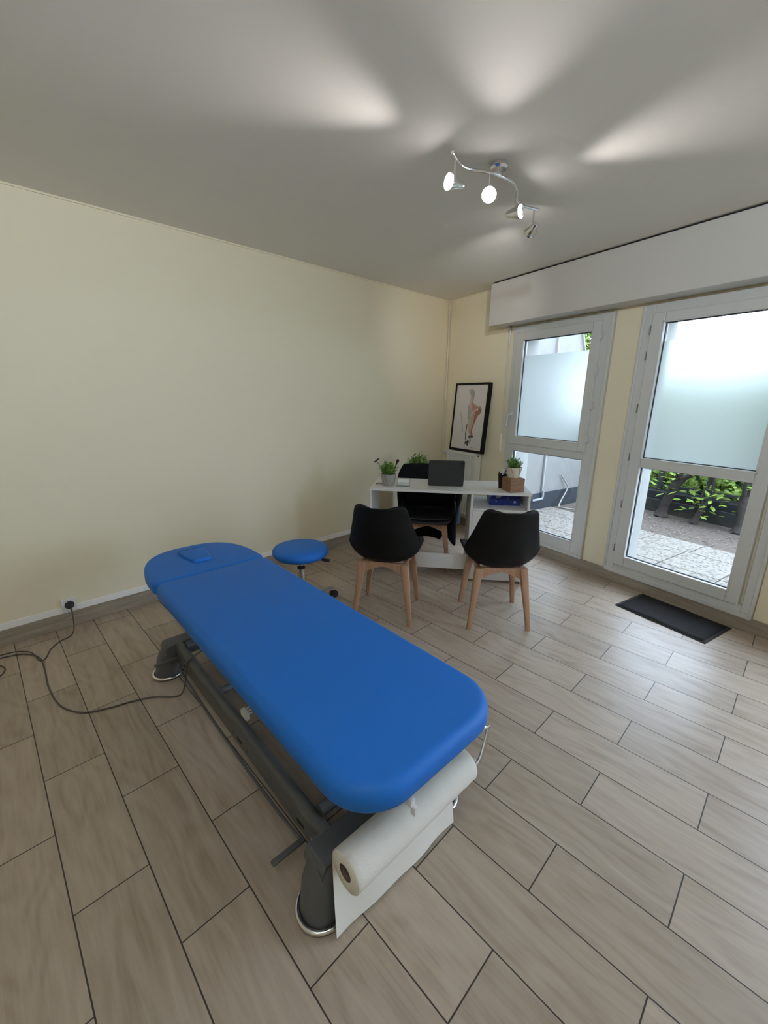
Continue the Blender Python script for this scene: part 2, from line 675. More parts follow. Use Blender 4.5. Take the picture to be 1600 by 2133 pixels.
def bead(bm, s0, s1, z0, z1, d):
    """slim sloping glazing bead just inside the frame edge"""
    g = 0.012
    for a, b, c, e in ((s0 - g, s0, z0 - g, z1 + g), (s1, s1 + g, z0 - g, z1 + g), (s0 - g, s1 + g, z0 - g, z0), (s0 - g, s1 + g, z1, z1 + g)):
        wbx(bm, a, b, d - 0.006, d, c, e, 0.003)


F_D0, F_D1 = -0.03, 0.022      # fixed frame
S_D0, S_D1 = -0.02, 0.040      # opening sash, proud of the frame

win = bpy.data.objects.new('window_1', None)
COL.objects.link(win)
win['kind'] = 'structure'
bm = NEW()
s0, s1, z0, z1 = W1
ring(bm, s0, s1, z0, z1, 1.097, 1.848, 0.225, 2.020, F_D0, F_D1)
wbx(bm, 1.097, 1.848, F_D0, F_D1, 0.957, 1.050, 0.004)
ring(bm, s0, s1, z1 - 0.004, z1, s0 + .01, s1 - .01, z1 - .003, z1 - .001, -0.03, 0.028, 0.0)
bead(bm, 1.097, 1.848, 0.225, 0.957, F_D1 + 0.004)
wbx(bm, s1 - 0.028, s1, -0.02, 0.034, z0, z1, 0.004)
wbx(bm, s0, s1 - 0.03, -0.02, 0.032, z0, z0 + 0.035, 0.004)
fr = obj('window_frame', bm, M_pvc, win, smooth=False)
pane_parts(win, 1.097, 1.848, 0.225, 0.957)
bm = NEW()
ring(bm, 1.035, 1.872, 1.02, 2.050, 1.124, 1.798, 1.100, 1.975, S_D0, S_D1, 0.008)
bead(bm, 1.124, 1.798, 1.100, 1.975, S_D1 + 0.003)
sash = obj('sash', bm, M_pvc, win, smooth=False)
pane_parts(sash, 1.124, 1.798, 1.100, 1.975, 1.838, 0.012)
for z in (1.94, 1.67, 1.405, 1.137):
    bm = NEW()
    add_cyl(bm, WB(1.884, 0.048, z - 0.03), WB(1.884, 0.048, z + 0.03), 0.007, seg=10)
    wbx(bm, 1.878, 1.890, 0.03, 0.046, z - 0.032, z + 0.032, 0.003)
    obj('hinge', bm, M_pvc, sash)
bm = NEW()
wbx(bm, 1.048, 1.074, 0.04, 0.052, 1.245, 1.325, 0.006)
add_tube(bm, [WB(1.061, 0.045, 1.305), WB(1.061, 0.085, 1.305)], 0.011)
add_tube(bm, spline([WB(1.066, 0.085, 1.308), WB(1.052, 0.088, 1.303), WB(1.042, 0.086, 1.28), WB(1.037, 0.083, 1.24), WB(1.033, 0.082, 1.19)], 5), 0.010)
obj('handle', bm, M_pvc, sash)

door = bpy.data.objects.new('door_1', None)
COL.objects.link(door)
door['kind'] = 'structure'
bm = NEW()
s0, s1, z0, z1 = D1
ring(bm, s0, s1, z0, z1, 2.255, 3.110, 0.165, 2.030, F_D0, 0.030, 0.004)
wbx(bm, s0, s0 + 0.02, -0.02, 0.040, z0, z1, 0.005)
wbx(bm, s0, s1, -0.02, 0.040, z0, z0 + 0.035, 0.005)
wbx(bm, s1 - 0.02, s1, -0.02, 0.040, z0, z1, 0.005)
obj('door_frame', bm, M_pvc, door, smooth=False)
bm = NEW()
ring(bm, 2.250, 3.092, 0.160, 2.040, 2.337, 3.018, 0.245, 1.972, S_D0, 0.046, 0.007)
wbx(bm, 2.337, 3.018, S_D0, 0.046, 0.964, 1.034, 0.006)
bead(bm, 2.337, 3.018, 0.245, 0.964, 0.049)
bead(bm, 2.337, 3.018, 1.034, 1.972, 0.049)
ds = obj('door_leaf', bm, M_pvc, door, smooth=False)
pane_parts(ds, 2.337, 3.018, 0.245, 0.964, None, 0.014)
pane_parts(ds, 2.337, 3.018, 1.034, 1.972, 1.852, 0.014)
for z in (1.931, 1.758, 1.393, 1.032, 0.661, 0.298):
    bm = NEW()
    wbx(bm, 2.243, 2.250, 0.028, 0.049, z - 0.03, z + 0.03, 0.002)
    obj('hinge', bm, M_alu, ds)

# unseen wider glazed door along the same wall, added to let in more daylight
fill_door = bpy.data.objects.new('daylight_fill_door', None)
COL.objects.link(fill_door)
fill_door['kind'] = 'structure'
bm = NEW()
ring(bm, 3.45, 5.75, 0.085, 2.10, 3.55, 5.65, 0.165, 2.030, F_D0, 0.030, 0.004)
obj('door_frame', bm, M_pvc, fill_door, smooth=False)
for a0, a1 in ((3.545, 4.595), (4.605, 5.655)):
    bm = NEW()
    ring(bm, a0, a1, 0.160, 2.040, a0 + 0.08, a1 - 0.08, 0.245, 1.972, S_D0, 0.046, 0.007)
    dl = obj('door_leaf', bm, M_pvc, fill_door, smooth=False)
    pane_parts(dl, a0 + 0.08, a1 - 0.08, 0.245, 1.972, None, 0.014)

# ---------------------------------------------------------------- roller shutter box, crank
sb = thing('roller_shutter_box', 'long white roller shutter box under the ceiling above the window and glazed door', 'shutter box')
bm = NEW()
wbx(bm, 0.815, send - 0.15, 0.003, 0.195, 2.118, 2.482, 0.004)
obj('casing', bm, M_box, sb, smooth=False)
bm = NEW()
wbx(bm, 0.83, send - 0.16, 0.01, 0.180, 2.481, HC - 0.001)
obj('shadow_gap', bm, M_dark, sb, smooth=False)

cr = thing('shutter_crank', 'thin white shutter crank rod hanging left of the narrow window', 'crank')
bm = NEW()
add_tube(bm, [WB(0.965, 0.055, 2.112), WB(0.965, 0.055, 1.10)], 0.0065)
obj('rod', bm, M_pvc, cr)
bm = NEW()
add_tube(bm, [WB(0.965, 0.055, 1.115), WB(0.965, 0.060, 1.10), WB(0.966, 0.06, 0.93)], [0.009, 0.010, 0.010])
obj('grip', bm, M_white, cr)
bm = NEW()
wbx(bm, 0.955, 0.975, 0.040, 0.07, 2.075, 2.117, 0.004)
obj('swivel', bm, M_alu, cr)

# ---------------------------------------------------------------- ceiling light
cl = thing('ceiling_spotlight_bar', 'wavy chrome ceiling bar with four small spotlights', 'ceiling light', (2.05, 1.3, HC))
BZ = -0.045
bm = NEW()
pts = [(-0.39, 0.0, BZ), (-0.345, 0.015, BZ), (-0.28, 0.03, BZ), (-0.21, 0.02, BZ), (-0.12, -0.03, BZ), (0, -0.05, BZ), (0.10, -0.03, BZ), (0.19, 0.02, BZ), (0.28, 0.035, BZ), (0.34, 0.02, BZ), (0.39, 0.0, BZ)]
add_tube(bm, spline(pts, 6), 0.0075, 12)
obj('bar', bm, M_chrome, cl)
bm = NEW()
add_lathe(bm, [(0.0, 0.0), (0.04, 0.0), (0.04, -0.016), (0.032, -0.024), (0.0, -0.024)], (-0.09, -0.04, 0), 28)
add_cyl(bm, (-0.09, -0.04, -0.02), (-0.09, -0.04, BZ), 0.010)
obj('ceiling_rose', bm, M_chrome, cl)
heads = [(-0.345, 0.018, (-1.0, 0.24, -0.03)), (-0.135, -0.022, (-0.78, -0.62, -0.06)), (0.115, -0.02, (0.08, -0.99, -0.03)), (0.365, 0.012, (0.72, 0.78, -0.12))]
for i, (hx, hy, d) in enumerate(heads):
    d = Vector(d).normalized()
    piv = Vector((hx, hy, -0.125))
    if i == 1:
        piv.z = -0.13
    bm = NEW()
    add_cyl(bm, (hx, hy, BZ), piv, 0.0045, seg=10)
    add_sphere(bm, piv, 0.011)
    st = obj('stem', bm, M_chrome, cl)
    # bell shaped shade along d
    x, y = frame_at(d)
    Mh = Matrix(((x.x, y.x, d.x), (x.y, y.y, d.y), (x.z, y.z, d.z)))
    bm = NEW()
    prof = [(0.0, -0.052), (0.010, -0.050), (0.016, -0.040), (0.020, -0.02), (0.026, 0.0), (0.033, 0.015), (0.035, 0.030), (0.033, 0.030), (0.030, 0.016), (0.02, 0.005), (0.0, 0.003)]
    add_lathe(bm, prof, piv + Vector((0, 0, -0.012)), 24, Mh)
    hd = obj('spot_head', bm, M_chrome, cl)
    bm = NEW()
    add_lathe(bm, [(0.0, 0.022), (0.027, 0.022), (0.027, 0.024), (0.0, 0.026)], piv + Vector((0, 0, -0.012)), 24, Mh)
    obj('bulb', bm, M_bulb, hd)
    ld = bpy.data.lights.new('spot_bulb_light', 'SPOT')
    ld.energy = BULB_W
    ld.color = BULB_RGB
    ld.spot_size = radians(60)
    ld.spot_blend = 1.0
    ld.shadow_soft_size = 0.022
    lo = bpy.data.objects.new('spot_bulb_light', ld)
    COL.objects.link(lo)
    lo.parent = cl
    lo.location = piv + Vector((0, 0, -0.012)) + d * 0.034
    lo.rotation_mode = 'QUATERNION'
    lo.rotation_quaternion = d.to_track_quat('-Z', 'Y')

# unseen copy of the bar, added as fill light behind the camera, beams up
fill_bar = copy_tree(cl)
fill_bar.location = (-0.45, -0.2, HC)
fill_bar.rotation_euler = (0, 0, pi)
fill_bar['label'] = 'unseen second spotlight bar, added as fill light over the rear half of the room'
for o_ in fill_bar.children:
    if o_.type == 'LIGHT':
        o_.data = o_.data.copy()
        o_.data.energy = FILL_BAR_W
        o_.data.color = (0.86, 0.98, 1.10)
        o_.data.spot_size = radians(130)
        o_.data.shadow_soft_size = 0.07
        d_ = o_.rotation_quaternion @ Vector((0, 0, -1))
        o_.rotation_quaternion = Vector((d_.x, d_.y, 0.25)).to_track_quat('-Z', 'Y')

# ---------------------------------------------------------------- treatment table
TA = radians(1.7)
tb = thing('treatment_table', 'low blue vinyl treatment table on a grey metal base', 'massage table', (0.777, 1.478, 0), -TA)
CX = 0.010


def pad_levels(zb, zt, soft=0.030):
    h = zt - zb
    lv = [(zb, 0.014), (zb + 0.006, 0.004), (zb + 0.014, 0.0), (zt - soft * 1.15, 0.0)]
    for k in range(1, 7):
        a = k / 6 * pi / 2
        lv.append((zt - soft * 1.15 * (1 - sin(a)), soft * (1 - cos(a))))
    return lv


bm = NEW()
poly = rrect(0.297, (0.640 + 0.958) / 2, [0.05, 0.05, 0.155, 0.155], 12, CX, (0.640 - 0.958) / 2)
slab(bm, poly, pad_levels(0.490, 0.563))
obj('mattress', bm, M_vinyl, tb, ang=60)
# headrest: flat edge at the seam, broad oval towards the wall
hp = []
hw, hl, hu = 0.297, 0.473, 0.633
for k in range(41):
    a = pi * k / 40
    ex = 2.0 / 2.7
    cx_, sy_ = cos(a), sin(a)
    hp.append((CX + hw * math.copysign(abs(cx_) ** ex, cx_), hu + 0.05 + (hl - 0.05) * abs(sy_) ** ex))
cr0 = 0.05
hp = [(x, max(y, hu + cr0)) for x, y in hp]
hp += [(CX - hw + cr0 - cr0 * cos(a), hu + cr0 - cr0 * sin(a)) for a in [pi / 2 * k / 8 for k in range(1, 9)]]
hp += [(CX + hw - cr0 + cr0 * sin(a), hu + cr0 - cr0 * cos(a)) for a in [pi / 2 * k / 8 for k in range(0, 8)]]
bm = NEW()
slab(bm, hp, pad_levels(0.488, 0.560, 0.022))
hr = obj('headrest', bm, M_vinyl, tb, ang=60)
bm = NEW()
pl = [(CX + 0.06, 0.985), (CX - 0.055, 0.990), (CX - 0.077, 0.972), (CX - 0.056, 0.82), (CX - 0.035, 0.785), (CX + 0.030, 0.785), (CX + 0.050, 0.815), (CX + 0.074, 0.965)]
pl = [(p.x, p.y) for p in spline([(a, b, 0) for a, b in pl], 4, True)]
slab(bm, pl[::1], [(0.555, 0.0), (0.569, 0.0), (0.574, 0.003), (0.577, 0.010)])
obj('face_hole_plug', bm, M_vinyl, hr, ang=60)

# end frames: flat cross beam mitred into two rounded legs with chrome foot rims
for sg in (-1, 1):
    uc = 0.715 * sg
    fo_ = -0.024 if sg < 0 else 0.0
    bm = NEW()
    hb, zt, zl = 0.046, 0.182, 0.100
    # beam
    loops = []
    for v in (-0.272, -0.258, -0.17, 0.17, 0.258, 0.272):
        zz = zl if abs(v) < 0.27 else zl + 0.03
        dz_ = 0.0 if abs(v) < 0.27 else 0.022
        loops.append([Vector((v, uc - hb, zz)), Vector((v, uc + hb, zz)), Vector((v, uc + hb, zt - 0.006 - dz_)), Vector((v, uc + hb - 0.006, zt - dz_)), Vector((v, uc - hb + 0.006, zt - dz_)), Vector((v, uc - hb, zt - 0.006 - dz_))])
    loft(bm, loops)
    obj('cross_beam', bm, M_frame, tb, ang=30)
    for sv in (-1, 1):
        bm = NEW()
        loops = []
        for z, vo, rx, ry in ((0.012, 0.262, 0.066, 0.060), (0.05, 0.256, 0.064, 0.058), (0.10, 0.250, 0.060, 0.054), (0.14, 0.238, 0.050, 0.049), (0.172, 0.228, 0.044, 0.0462)):
            lp = []
            for k in range(28):
                a = 2 * pi * k / 28
                ex = 0.8
                x_ = math.copysign(abs(cos(a)) ** ex, cos(a)) * rx
                y_ = math.copysign(abs(sin(a)) ** ex, sin(a)) * ry
                lp.append(Vector((sv * (vo + x_ - 0.005), uc + fo_ * (1 - z / 0.18) + y_, z)))
            loops.append(lp)
        loft(bm, loops)
        lg = obj('leg', bm, M_frame, tb, ang=35)
        bm = NEW()
        lp = []
        for k in range(40):
            a = 2 * pi * k / 40
            lp.append((sv * 0.258 + 0.075 * cos(a), uc + fo_ + 0.072 * sin(a), 0.014))
        add_tube(bm, lp, 0.0075, 10, True)
        fo = obj('foot_rim', bm, M_chrome, lg)
        fo['label'] = 'chrome foot rim'
        bm = NEW()
        add_lathe(bm, [(0.0, 0.0), (0.070, 0.0), (0.070, 0.012), (0.0, 0.013)], (sv * 0.258, uc + fo_, 0), 32)
        obj('foot_pad', bm, M_dark, lg)
# long side rails: rounded tube over a flat plate
for sv in (-1, 1):
    bm = NEW()
    add_tube(bm, [(sv * 0.197, -0.68, 0.162), (sv * 0.197, 0.68, 0.162)], 0.023, 18)
    lp = []
    for u in (-0.675, 0.675):
        lp.append([Vector((sv * 0.190, u, 0.16)), Vector((sv * 0.190, u, 0.085)), Vector((sv * 0.214, u, 0.078)), Vector((sv * 0.219, u, 0.085)), Vector((sv * 0.2195, u, 0.155))])
    loft(bm, lp)
    sr = obj('side_rail', bm, M_frame, tb, ang=30)
    for u in (-0.635, -0.18, -0.05, 0.60):
        bm = NEW()
        add_cyl(bm, (sv * 0.217, u, 0.125), (sv * 0.225, u, 0.125), 0.007, seg=12)
        obj('bolt', bm, M_chrome, sr)
    for u in (-0.56, -0.10, 0.54):
        bm = NEW()
        box2(bm, (sv * 0.2195 - 0.001, u - 0.02, 0.108), (sv * 0.2195 + 0.002, u + 0.02, 0.122))
        obj('slot', bm, M_dark, sr, smooth=False)
    # foot switch bar along the outside
    bm = NEW()
    add_tube(bm, spline([(sv * 0.222, 0.60, 0.095), (sv * 0.236, 0.56, 0.085), (sv * 0.240, 0.3, 0.075), (sv * 0.243, -0.1, 0.075), (sv * 0.240, -0.45, 0.08), (sv * 0.236, -0.59, 0.09)], 6), 0.006, 10)
    fb = obj('foot_switch_bar', bm, M_frame, tb)
    for u, z in ((-0.595, 0.092), (0.615, 0.135)):
        bm = NEW()
        add_box(bm, (sv * 0.285, u, z), (0.115, 0.020, 0.010), None, 0.004)
        obj('pedal', bm, M_frame, fb)
# inner lift: cross tubes, sloping arms, motor and the frame under the pads
for a_, b_, r_ in (((-0.18, -0.615, 0.185), (0.18, -0.615, 0.185), 0.021), ((-0.18, 0.615, 0.185), (0.18, 0.615, 0.185), 0.021), ((-0.18, 0.18, 0.16), (0.18, 0.18, 0.16), 0.018)):
    bm = NEW()
    add_cyl(bm, a_, b_, r_)
    obj('cross_tube', bm, M_frame, tb)
for sv in (-0.1, 0.1):
    for a_, b_ in (((sv, -0.615, 0.185), (sv, -0.15, 0.44)), ((sv, 0.18, 0.16), (sv, 0.45, 0.44))):
        bm = NEW()
        add_tube(bm, [a_, b_], 0.018, 12)
        obj('lift_arm', bm, M_frame, tb)
bm = NEW()
add_cyl(bm, (0, -0.45, 0.17), (0, 0.05, 0.34), 0.028)
box2(bm, (-0.045, -0.52, 0.10), (0.045, -0.38, 0.2), None, 0.01)
obj('lift_motor', bm, M_dark, tb)
bm = NEW()
for sv in (-0.17, 0.17):
    box2(bm, (CX + sv - 0.02, -0.84, 0.445), (CX + sv + 0.02, 0.86, 0.489), None, 0.004)
for u in (-0.84, -0.15, 0.45, 0.60, 0.82):
    box2(bm, (CX - 0.17, u - 0.02, 0.445), (CX + 0.17, u + 0.02, 0.485), None, 0.004)
obj('top_frame', bm, M_frame, tb, smooth=False)
bm = NEW()
box2(bm, (-0.185, -0.10, 0.183), (-0.165, -0.05, 0.215), None, 0.004)
for k in range(3):
    add_tube(bm, [(-0.178, -0.09 + 0.016 * k, 0.205), (-0.155 + 0.006 * k, -0.10 + 0.02 * k, 0.212)], 0.003, 6)
cp = obj('cable_clip', bm, M_white, tb)
cp['label'] = 'white plastic cable clip'
# chrome roll holder: wire bent down from under the foot end, through the roll
RV, RZ = -0.849, 0.252
bm = NEW()
hold = [(-0.14, -0.90, 0.466), (0.10, -0.91, 0.462), (0.225, -0.915, 0.452), (0.266, -0.915, 0.440), (0.288, -0.910, 0.415), (0.293, -0.90, 0.34), (0.289, -0.89, 0.28), (0.276, -0.882, 0.256), (0.255, RV, RZ), (-0.20, RV, RZ)]
add_tube(bm, spline(hold, 6), 0.0078, 12)
rh = obj('roll_holder', bm, M_chrome, tb)
rh['label'] = 'chrome paper roll holder'
bm = NEW()
box2(bm, (-0.125, -0.955, 0.455), (-0.108, -0.890, 0.478), None, 0.003)
box2(bm, (-0.122, -0.965, 0.436), (-0.110, -0.950, 0.462), None, 0.002)
obj('holder_clip', bm, M_white, rh)

# ---------------------------------------------------------------- paper roll on the holder
pr = thing('paper_roll', 'white crepe couch paper roll hanging at the foot of the blue table', 'paper roll', (0.777, 1.478, 0), -TA)
RR = 0.057
V0, V1 = -0.256, 0.256
bm = NEW()


def roll_loop(v, r, wob=0.0):
    return [Vector((v, RV + (r + wob * sin(3 * a)) * cos(a), RZ + 0.0 + (r + wob * sin(3 * a)) * sin(a))) for a in [2 * pi * k / 40 for k in range(40)]]


lps = [roll_loop(V0, 0.0235), roll_loop(V0, RR - 0.003), roll_loop(V0 + 0.004, RR)]
for k in range(1, 22):
    v = V0 + (V1 - V0) * k / 22
    lps.append(roll_loop(v, RR - 0.0006 * (1 + sin(k * 2.1))))
lps += [roll_loop(V1 - 0.004, RR), roll_loop(V1, RR - 0.003), roll_loop(V1, 0.0235)]
loft(bm, lps, False, False)
# hanging sheet from the table side of the roll
nv = 26
rows = []
path = []
for k in range(9):
    a = pi / 2 - k / 8 * (pi / 2 + 0.10)
    path.append((RV + (RR + 0.0012) * cos(a), RZ + (RR + 0.0012) * sin(a)))
for k in range(1, 9):
    tt = k / 8
    path.append((RV + RR + 0.0012 - 0.045 * tt ** 1.5, RZ - 0.006 - tt * 0.240))
for j, (u, z) in enumerate(path):
    row = []
    for i in range(nv + 1):
        tv = i / nv
        fall = max(0, (j - 8) / 8)
        v = V0 + 0.001 + (V1 - V0 - 0.002) * tv - 0.022 * fall ** 1.5 - 0.008 * fall ** 2 * (tv ** 3)
        uu = u + 0.003 * fall * sin(tv * 7 + 1.0) + 0.002 * fall * sin(tv * 17) - 0.010 * fall * tv
        zz = z + 0.004 * fall * tv
        row.append(Vector((v, uu, max(zz, 0.004))))
    rows.append(row)
loft(bm, rows, False, False, closed=False)
obj('paper', bm, M_paper, pr, ang=60)
bm = NEW()
loft(bm, [roll_loop(V0 + 0.001, 0.0235), roll_loop(V1 - 0.001, 0.0235)], False, False)
loft(bm, [roll_loop(V0 + 0.001, 0.0215), roll_loop(V1 - 0.001, 0.0215)], False, False)
co = obj('core', bm, M_card, pr)
co['label'] = 'brown cardboard core tube'

# ---------------------------------------------------------------- rolling stool
st = thing('rolling_stool', 'round blue vinyl stool on castors beside the treatment table', 'stool', (1.462, 2.292, 0), radians(3))
bm = NEW()
add_lathe(bm, [(0.0, 0.405), (0.14, 0.405), (0.165, 0.410), (0.182, 0.425), (0.188, 0.440), (0.186, 0.455), (0.176, 0.468), (0.155, 0.476), (0.10, 0.481), (0.0, 0.483)], (0, 0, 0), 48)
obj('seat', bm, M_vinyl, st, ang=60)
bm = NEW()
add_cyl(bm, (0, 0, 0.30), (0, 0, 0.405), 0.011)
add_lathe(bm, [(0.0, 0.09), (0.027, 0.09), (0.026, 0.318), (0.0, 0.318)], (0, 0, 0), 24)
gl = obj('gas_lift', bm, M_chrome, st)
bm = NEW()
add_lathe(bm, [(0.0, 0.316), (0.026, 0.316), (0.028, 0.322), (0.026, 0.330), (0.014, 0.334), (0.0, 0.334)], (0, 0, 0), 24)
obj('collar', bm, M_dark, gl)
bm = NEW()
la = radians(-60)
add_tube(bm, [(0.02 * cos(la), 0.02 * sin(la), 0.395), (0.14 * cos(la), 0.14 * sin(la), 0.396)], 0.004)
add_tube(bm, [(0.14 * cos(la), 0.14 * sin(la), 0.396), (0.165 * cos(la), 0.165 * sin(la), 0.394), (0.205 * cos(la), 0.205 * sin(la), 0.392)], [0.006, 0.011, 0.009])
obj('height_lever', bm, M_dark, st)
bm = NEW()
add_lathe(bm, [(0.0, 0.075), (0.045, 0.075), (0.045, 0.115), (0.03, 0.125), (0.0, 0.125)], (0, 0, 0), 24)
for k in range(5):
    a = 2 * pi * k / 5
    d = Vector((cos(a), sin(a), 0))
    n = Vector((-sin(a), cos(a), 0))
    lp = []
    for r_, zc, hw_, hh in ((0.03, 0.098, 0.026, 0.016), (0.12, 0.098, 0.024, 0.015), (0.22, 0.088, 0.021, 0.012), (0.27, 0.074, 0.019, 0.011), (0.285, 0.068, 0.016, 0.010)):
        c = d * r_
        lp.append([c + n * (hw_ * x) + Vector((0, 0, zc + hh * z)) for x, z in ((-1, -1), (1, -1), (1, 0.4), (0.5, 1), (-0.5, 1), (-1, 0.4))])
    loft(bm, lp)
obj('base', bm, M_alu, st, ang=50)
for k in range(5):
    a = 2 * pi * k / 5
    d = Vector((cos(a), sin(a), 0))
    n = Vector((-sin(a), cos(a), 0))
    bm = NEW()
    c = d * 0.285 + Vector((0, 0, 0.026))
    for sg in (-1, 1):
        add_cyl(bm, c + n * (0.006 * sg), c + n * (0.022 * sg), 0.026, seg=20)
    add_cyl(bm, d * 0.272 + Vector((0, 0, 0.03)), d * 0.272 + Vector((0, 0, 0.072)), 0.008, seg=10)
    add_box(bm, c + Vector((0, 0, 0.014)), (0.03, 0.03, 0.028), Matrix.Rotation(a, 4, 'Z'), 0.008)
    obj('castor', bm, M_dark, st)

# ---------------------------------------------------------------- desk
DX = Vector((0.614, -0.789, 0)).normalized()
DY = Vector((0.789, 0.614, 0)).normalized()
DO = Vector((2.2105, 2.418, 0))
DANG = math.atan2(DX.y, DX.x)
DL, DD, DH = 1.263, 0.487, 0.75


def DK(a, b, z):
    return DO + DX * a + DY * b + Vector((0, 0, z))


dk = thing('desk', 'white desk with a low drawer pedestal and open shelf by the window', 'desk', DO, DANG)
bm = NEW()
box2(bm, (0, 0, DH - 0.018), (DL, DD, DH), None, 0.0015)
obj('desktop', bm, M_desk, dk, smooth=False)
bm = NEW()
box2(bm, (0.002, 0.002, 0.0), (0.018, DD - 0.01, DH - 0.019), None, 0.001)
obj('side_panel', bm, M_desk, dk, smooth=False)
bm = NEW()
box2(bm, (0.0185, 0.05, 0.08), (0.804, 0.066, 0.208), None, 0.001)
obj('stretcher_board', bm, M_desk, dk, smooth=False)
bm = NEW()
box2(bm, (0.805, 0.0, 0.0), (0.823, DD - 0.01, DH - 0.019), None, 0.001)
obj('side_panel', bm, M_desk, dk, smooth=False)
bm = NEW()
box2(bm, (1.236, 0.0, 0.0), (1.254, DD - 0.01, DH - 0.019), None, 0.001)
obj('side_panel', bm, M_desk, dk, smooth=False)
bm = NEW()
box2(bm, (0.824, 0.001, 0.600), (1.235, DD - 0.01, 0.617), None, 0.001)
obj('shelf', bm, M_desk, dk, smooth=False)
bm = NEW()
box2(bm, (0.824, 0.0, 0.022), (1.235, 0.016, 0.598), None, 0.001)
obj('front_panel', bm, M_desk, dk, smooth=False)
bm = NEW()
box2(bm, (0.824, 0.06, 0.0), (1.235, 0.075, 0.06))
obj('plinth', bm, M_desk, dk, smooth=False)

# ---------------------------------------------------------------- chairs
SHELL = [  # y, z, half width, edge dy, edge dz
    (0.235, 0.425, 0.178, -0.010, 0.006), (0.222, 0.446, 0.202, -0.006, 0.020), (0.17, 0.450, 0.218, 0.0, 0.045),
    (0.08, 0.434, 0.230, 0.0, 0.080), (-0.02, 0.418, 0.236, 0.004, 0.108), (-0.11, 0.416, 0.239, 0.022, 0.120),
    (-0.175, 0.436, 0.238, 0.062, 0.106), (-0.212, 0.492, 0.232, 0.096, 0.062), (-0.236, 0.572, 0.220, 0.096, 0.024),
    (-0.258, 0.655, 0.200, 0.082, 0.006), (-0.278, 0.735, 0.178, 0.064, 0.006), (-0.292, 0.782, 0.166, 0.054, 0.006), (-0.297, 0.801, 0.154, 0.048, 0.013), (-0.299, 0.809, 0.136, 0.042, 0.014), (-0.300, 0.812, 0.110, 0.036, 0.010)]


def shell_grid(bm, rows, n=22, off=(0, 0), sw=1.0, lift=0.0):
    grid = []
    for (y, z, hw_, ey, ez) in rows:
        r_ = []
        for i in range(n + 1):
            s = -1 + 2 * i / n
            e = 1 - (1 - abs(s) ** 2.9) ** 0.68
            e2 = abs(s) ** 2 if z > 0.70 else e
            r_.append(Vector((s * hw_ * sw, y + ey * abs(s) ** 2.3, z + ez * e2 + lift)))
        grid.append(r_)
    loft(bm, grid, False, False, closed=False)


def make_chair(name, label, group):
    t = thing(name, label, 'chair', (0, 0, 0), 0, group)
    bm = NEW()
    rows = spline([(a, b, c) for a, b, c, d, e in SHELL], 3)
    rows2 = spline([(d, e, 0) for a, b, c, d, e in SHELL], 3)
    shell_grid(bm, [(p.x, p.y, p.z, q.x, q.y) for p, q in zip(rows, rows2)])
    sh = obj('seat_shell', bm, M_black, t, ang=80)
    md = sh.modifiers.new('thick', 'SOLIDIFY')
    md.thickness = 0.012
    md.offset = 0
    md = sh.modifiers.new('round', 'BEVEL')
    md.width = 0.003
    md.segments = 2
    md.limit_method = 'ANGLE'
    bm = NEW()
    cr_ = [(0.21, 0.452, 0.190, -0.004, 0.016), (0.205, 0.470, 0.198, -0.004, 0.016), (0.16, 0.482, 0.205, 0, 0.022), (0.05, 0.468, 0.216, 0, 0.04), (-0.06, 0.456, 0.216, 0.0, 0.05), (-0.13, 0.455, 0.205, 0.02, 0.05), (-0.15, 0.447, 0.195, 0.03, 0.05)]
    shell_grid(bm, cr_)
    cu = obj('seat_cushion', bm, M_leather, t, ang=80)
    md = cu.modifiers.new('thick', 'SOLIDIFY')
    md.thickness = 0.02
    md.offset = -1
    md = cu.modifiers.new('soft', 'SUBSURF')
    md.levels = md.render_levels = 2
    # four tapered square beech legs, splayed
    for sx, sy in ((-1, -1), (1, -1), (1, 1), (-1, 1)):
        bm = NEW()
        loops = []
        for z, p, h in ((0.0, 0.192, 0.0135), (0.12, 0.178, 0.0165), (0.26, 0.160, 0.021), (0.36, 0.147, 0.0245), (0.412, 0.140, 0.025)):
            c = Vector((sx * p, sy * p - 0.005, z))
            sh_ = h * 0.35
            lp = [c + Vector((x, y, 0)) for x, y in rrect(h, h, sh_, 2)]
            loops.append(lp)
        loft(bm, loops)
        obj('leg', bm, M_oak, t, ang=40)
    # arched aprons between the legs
    for k in range(4):
        bm = NEW()
        a = k * pi / 2
        Mr = Matrix.Translation((0, -0.005, 0)) @ Matrix.Rotation(a, 4, 'Z')
        for th in (0,):
            pf, pb = [], []
            outl = [(-0.145, 0.414), (0.145, 0.414), (0.150, 0.335), (0.115, 0.345), (0.05, 0.373), (0.0, 0.386), (-0.05, 0.373), (-0.115, 0.345), (-0.150, 0.335)]
            loft(bm, [[Mr @ Vector((x, -0.150, z)) for x, z in outl], [Mr @ Vector((x, -0.128, z)) for x, z in outl]])
        obj('apron', bm, M_oak, t, ang=30)
    bm = NEW()
    box2(bm, (-0.10, -0.08, 0.398), (0.10, 0.09, 0.414), None, 0.003)
    obj('mount_plate', bm, M_black, t, smooth=False)
    return t


def place(t, x, y, deg):
    t.location = (x, y, 0)
    t.rotation_euler = (0, 0, radians(deg) - pi / 2)


GC = 'black shell chairs with beech legs'
ch = make_chair('shell_chair', 'black shell chair with beech legs nearest the blue stool', GC)
ch2 = copy_tree(ch)
ch2['label'] = 'black shell chair with beech legs in front of the desk drawer pedestal'
ch3 = copy_tree(ch)
ch3['label'] = 'black shell chair behind the desk with a dark coat over its back'
place(ch, 1.907, 1.897, 33.5)
place(ch2, 2.376, 1.338, 44)
place(ch3, 2.800, 2.285, 218)

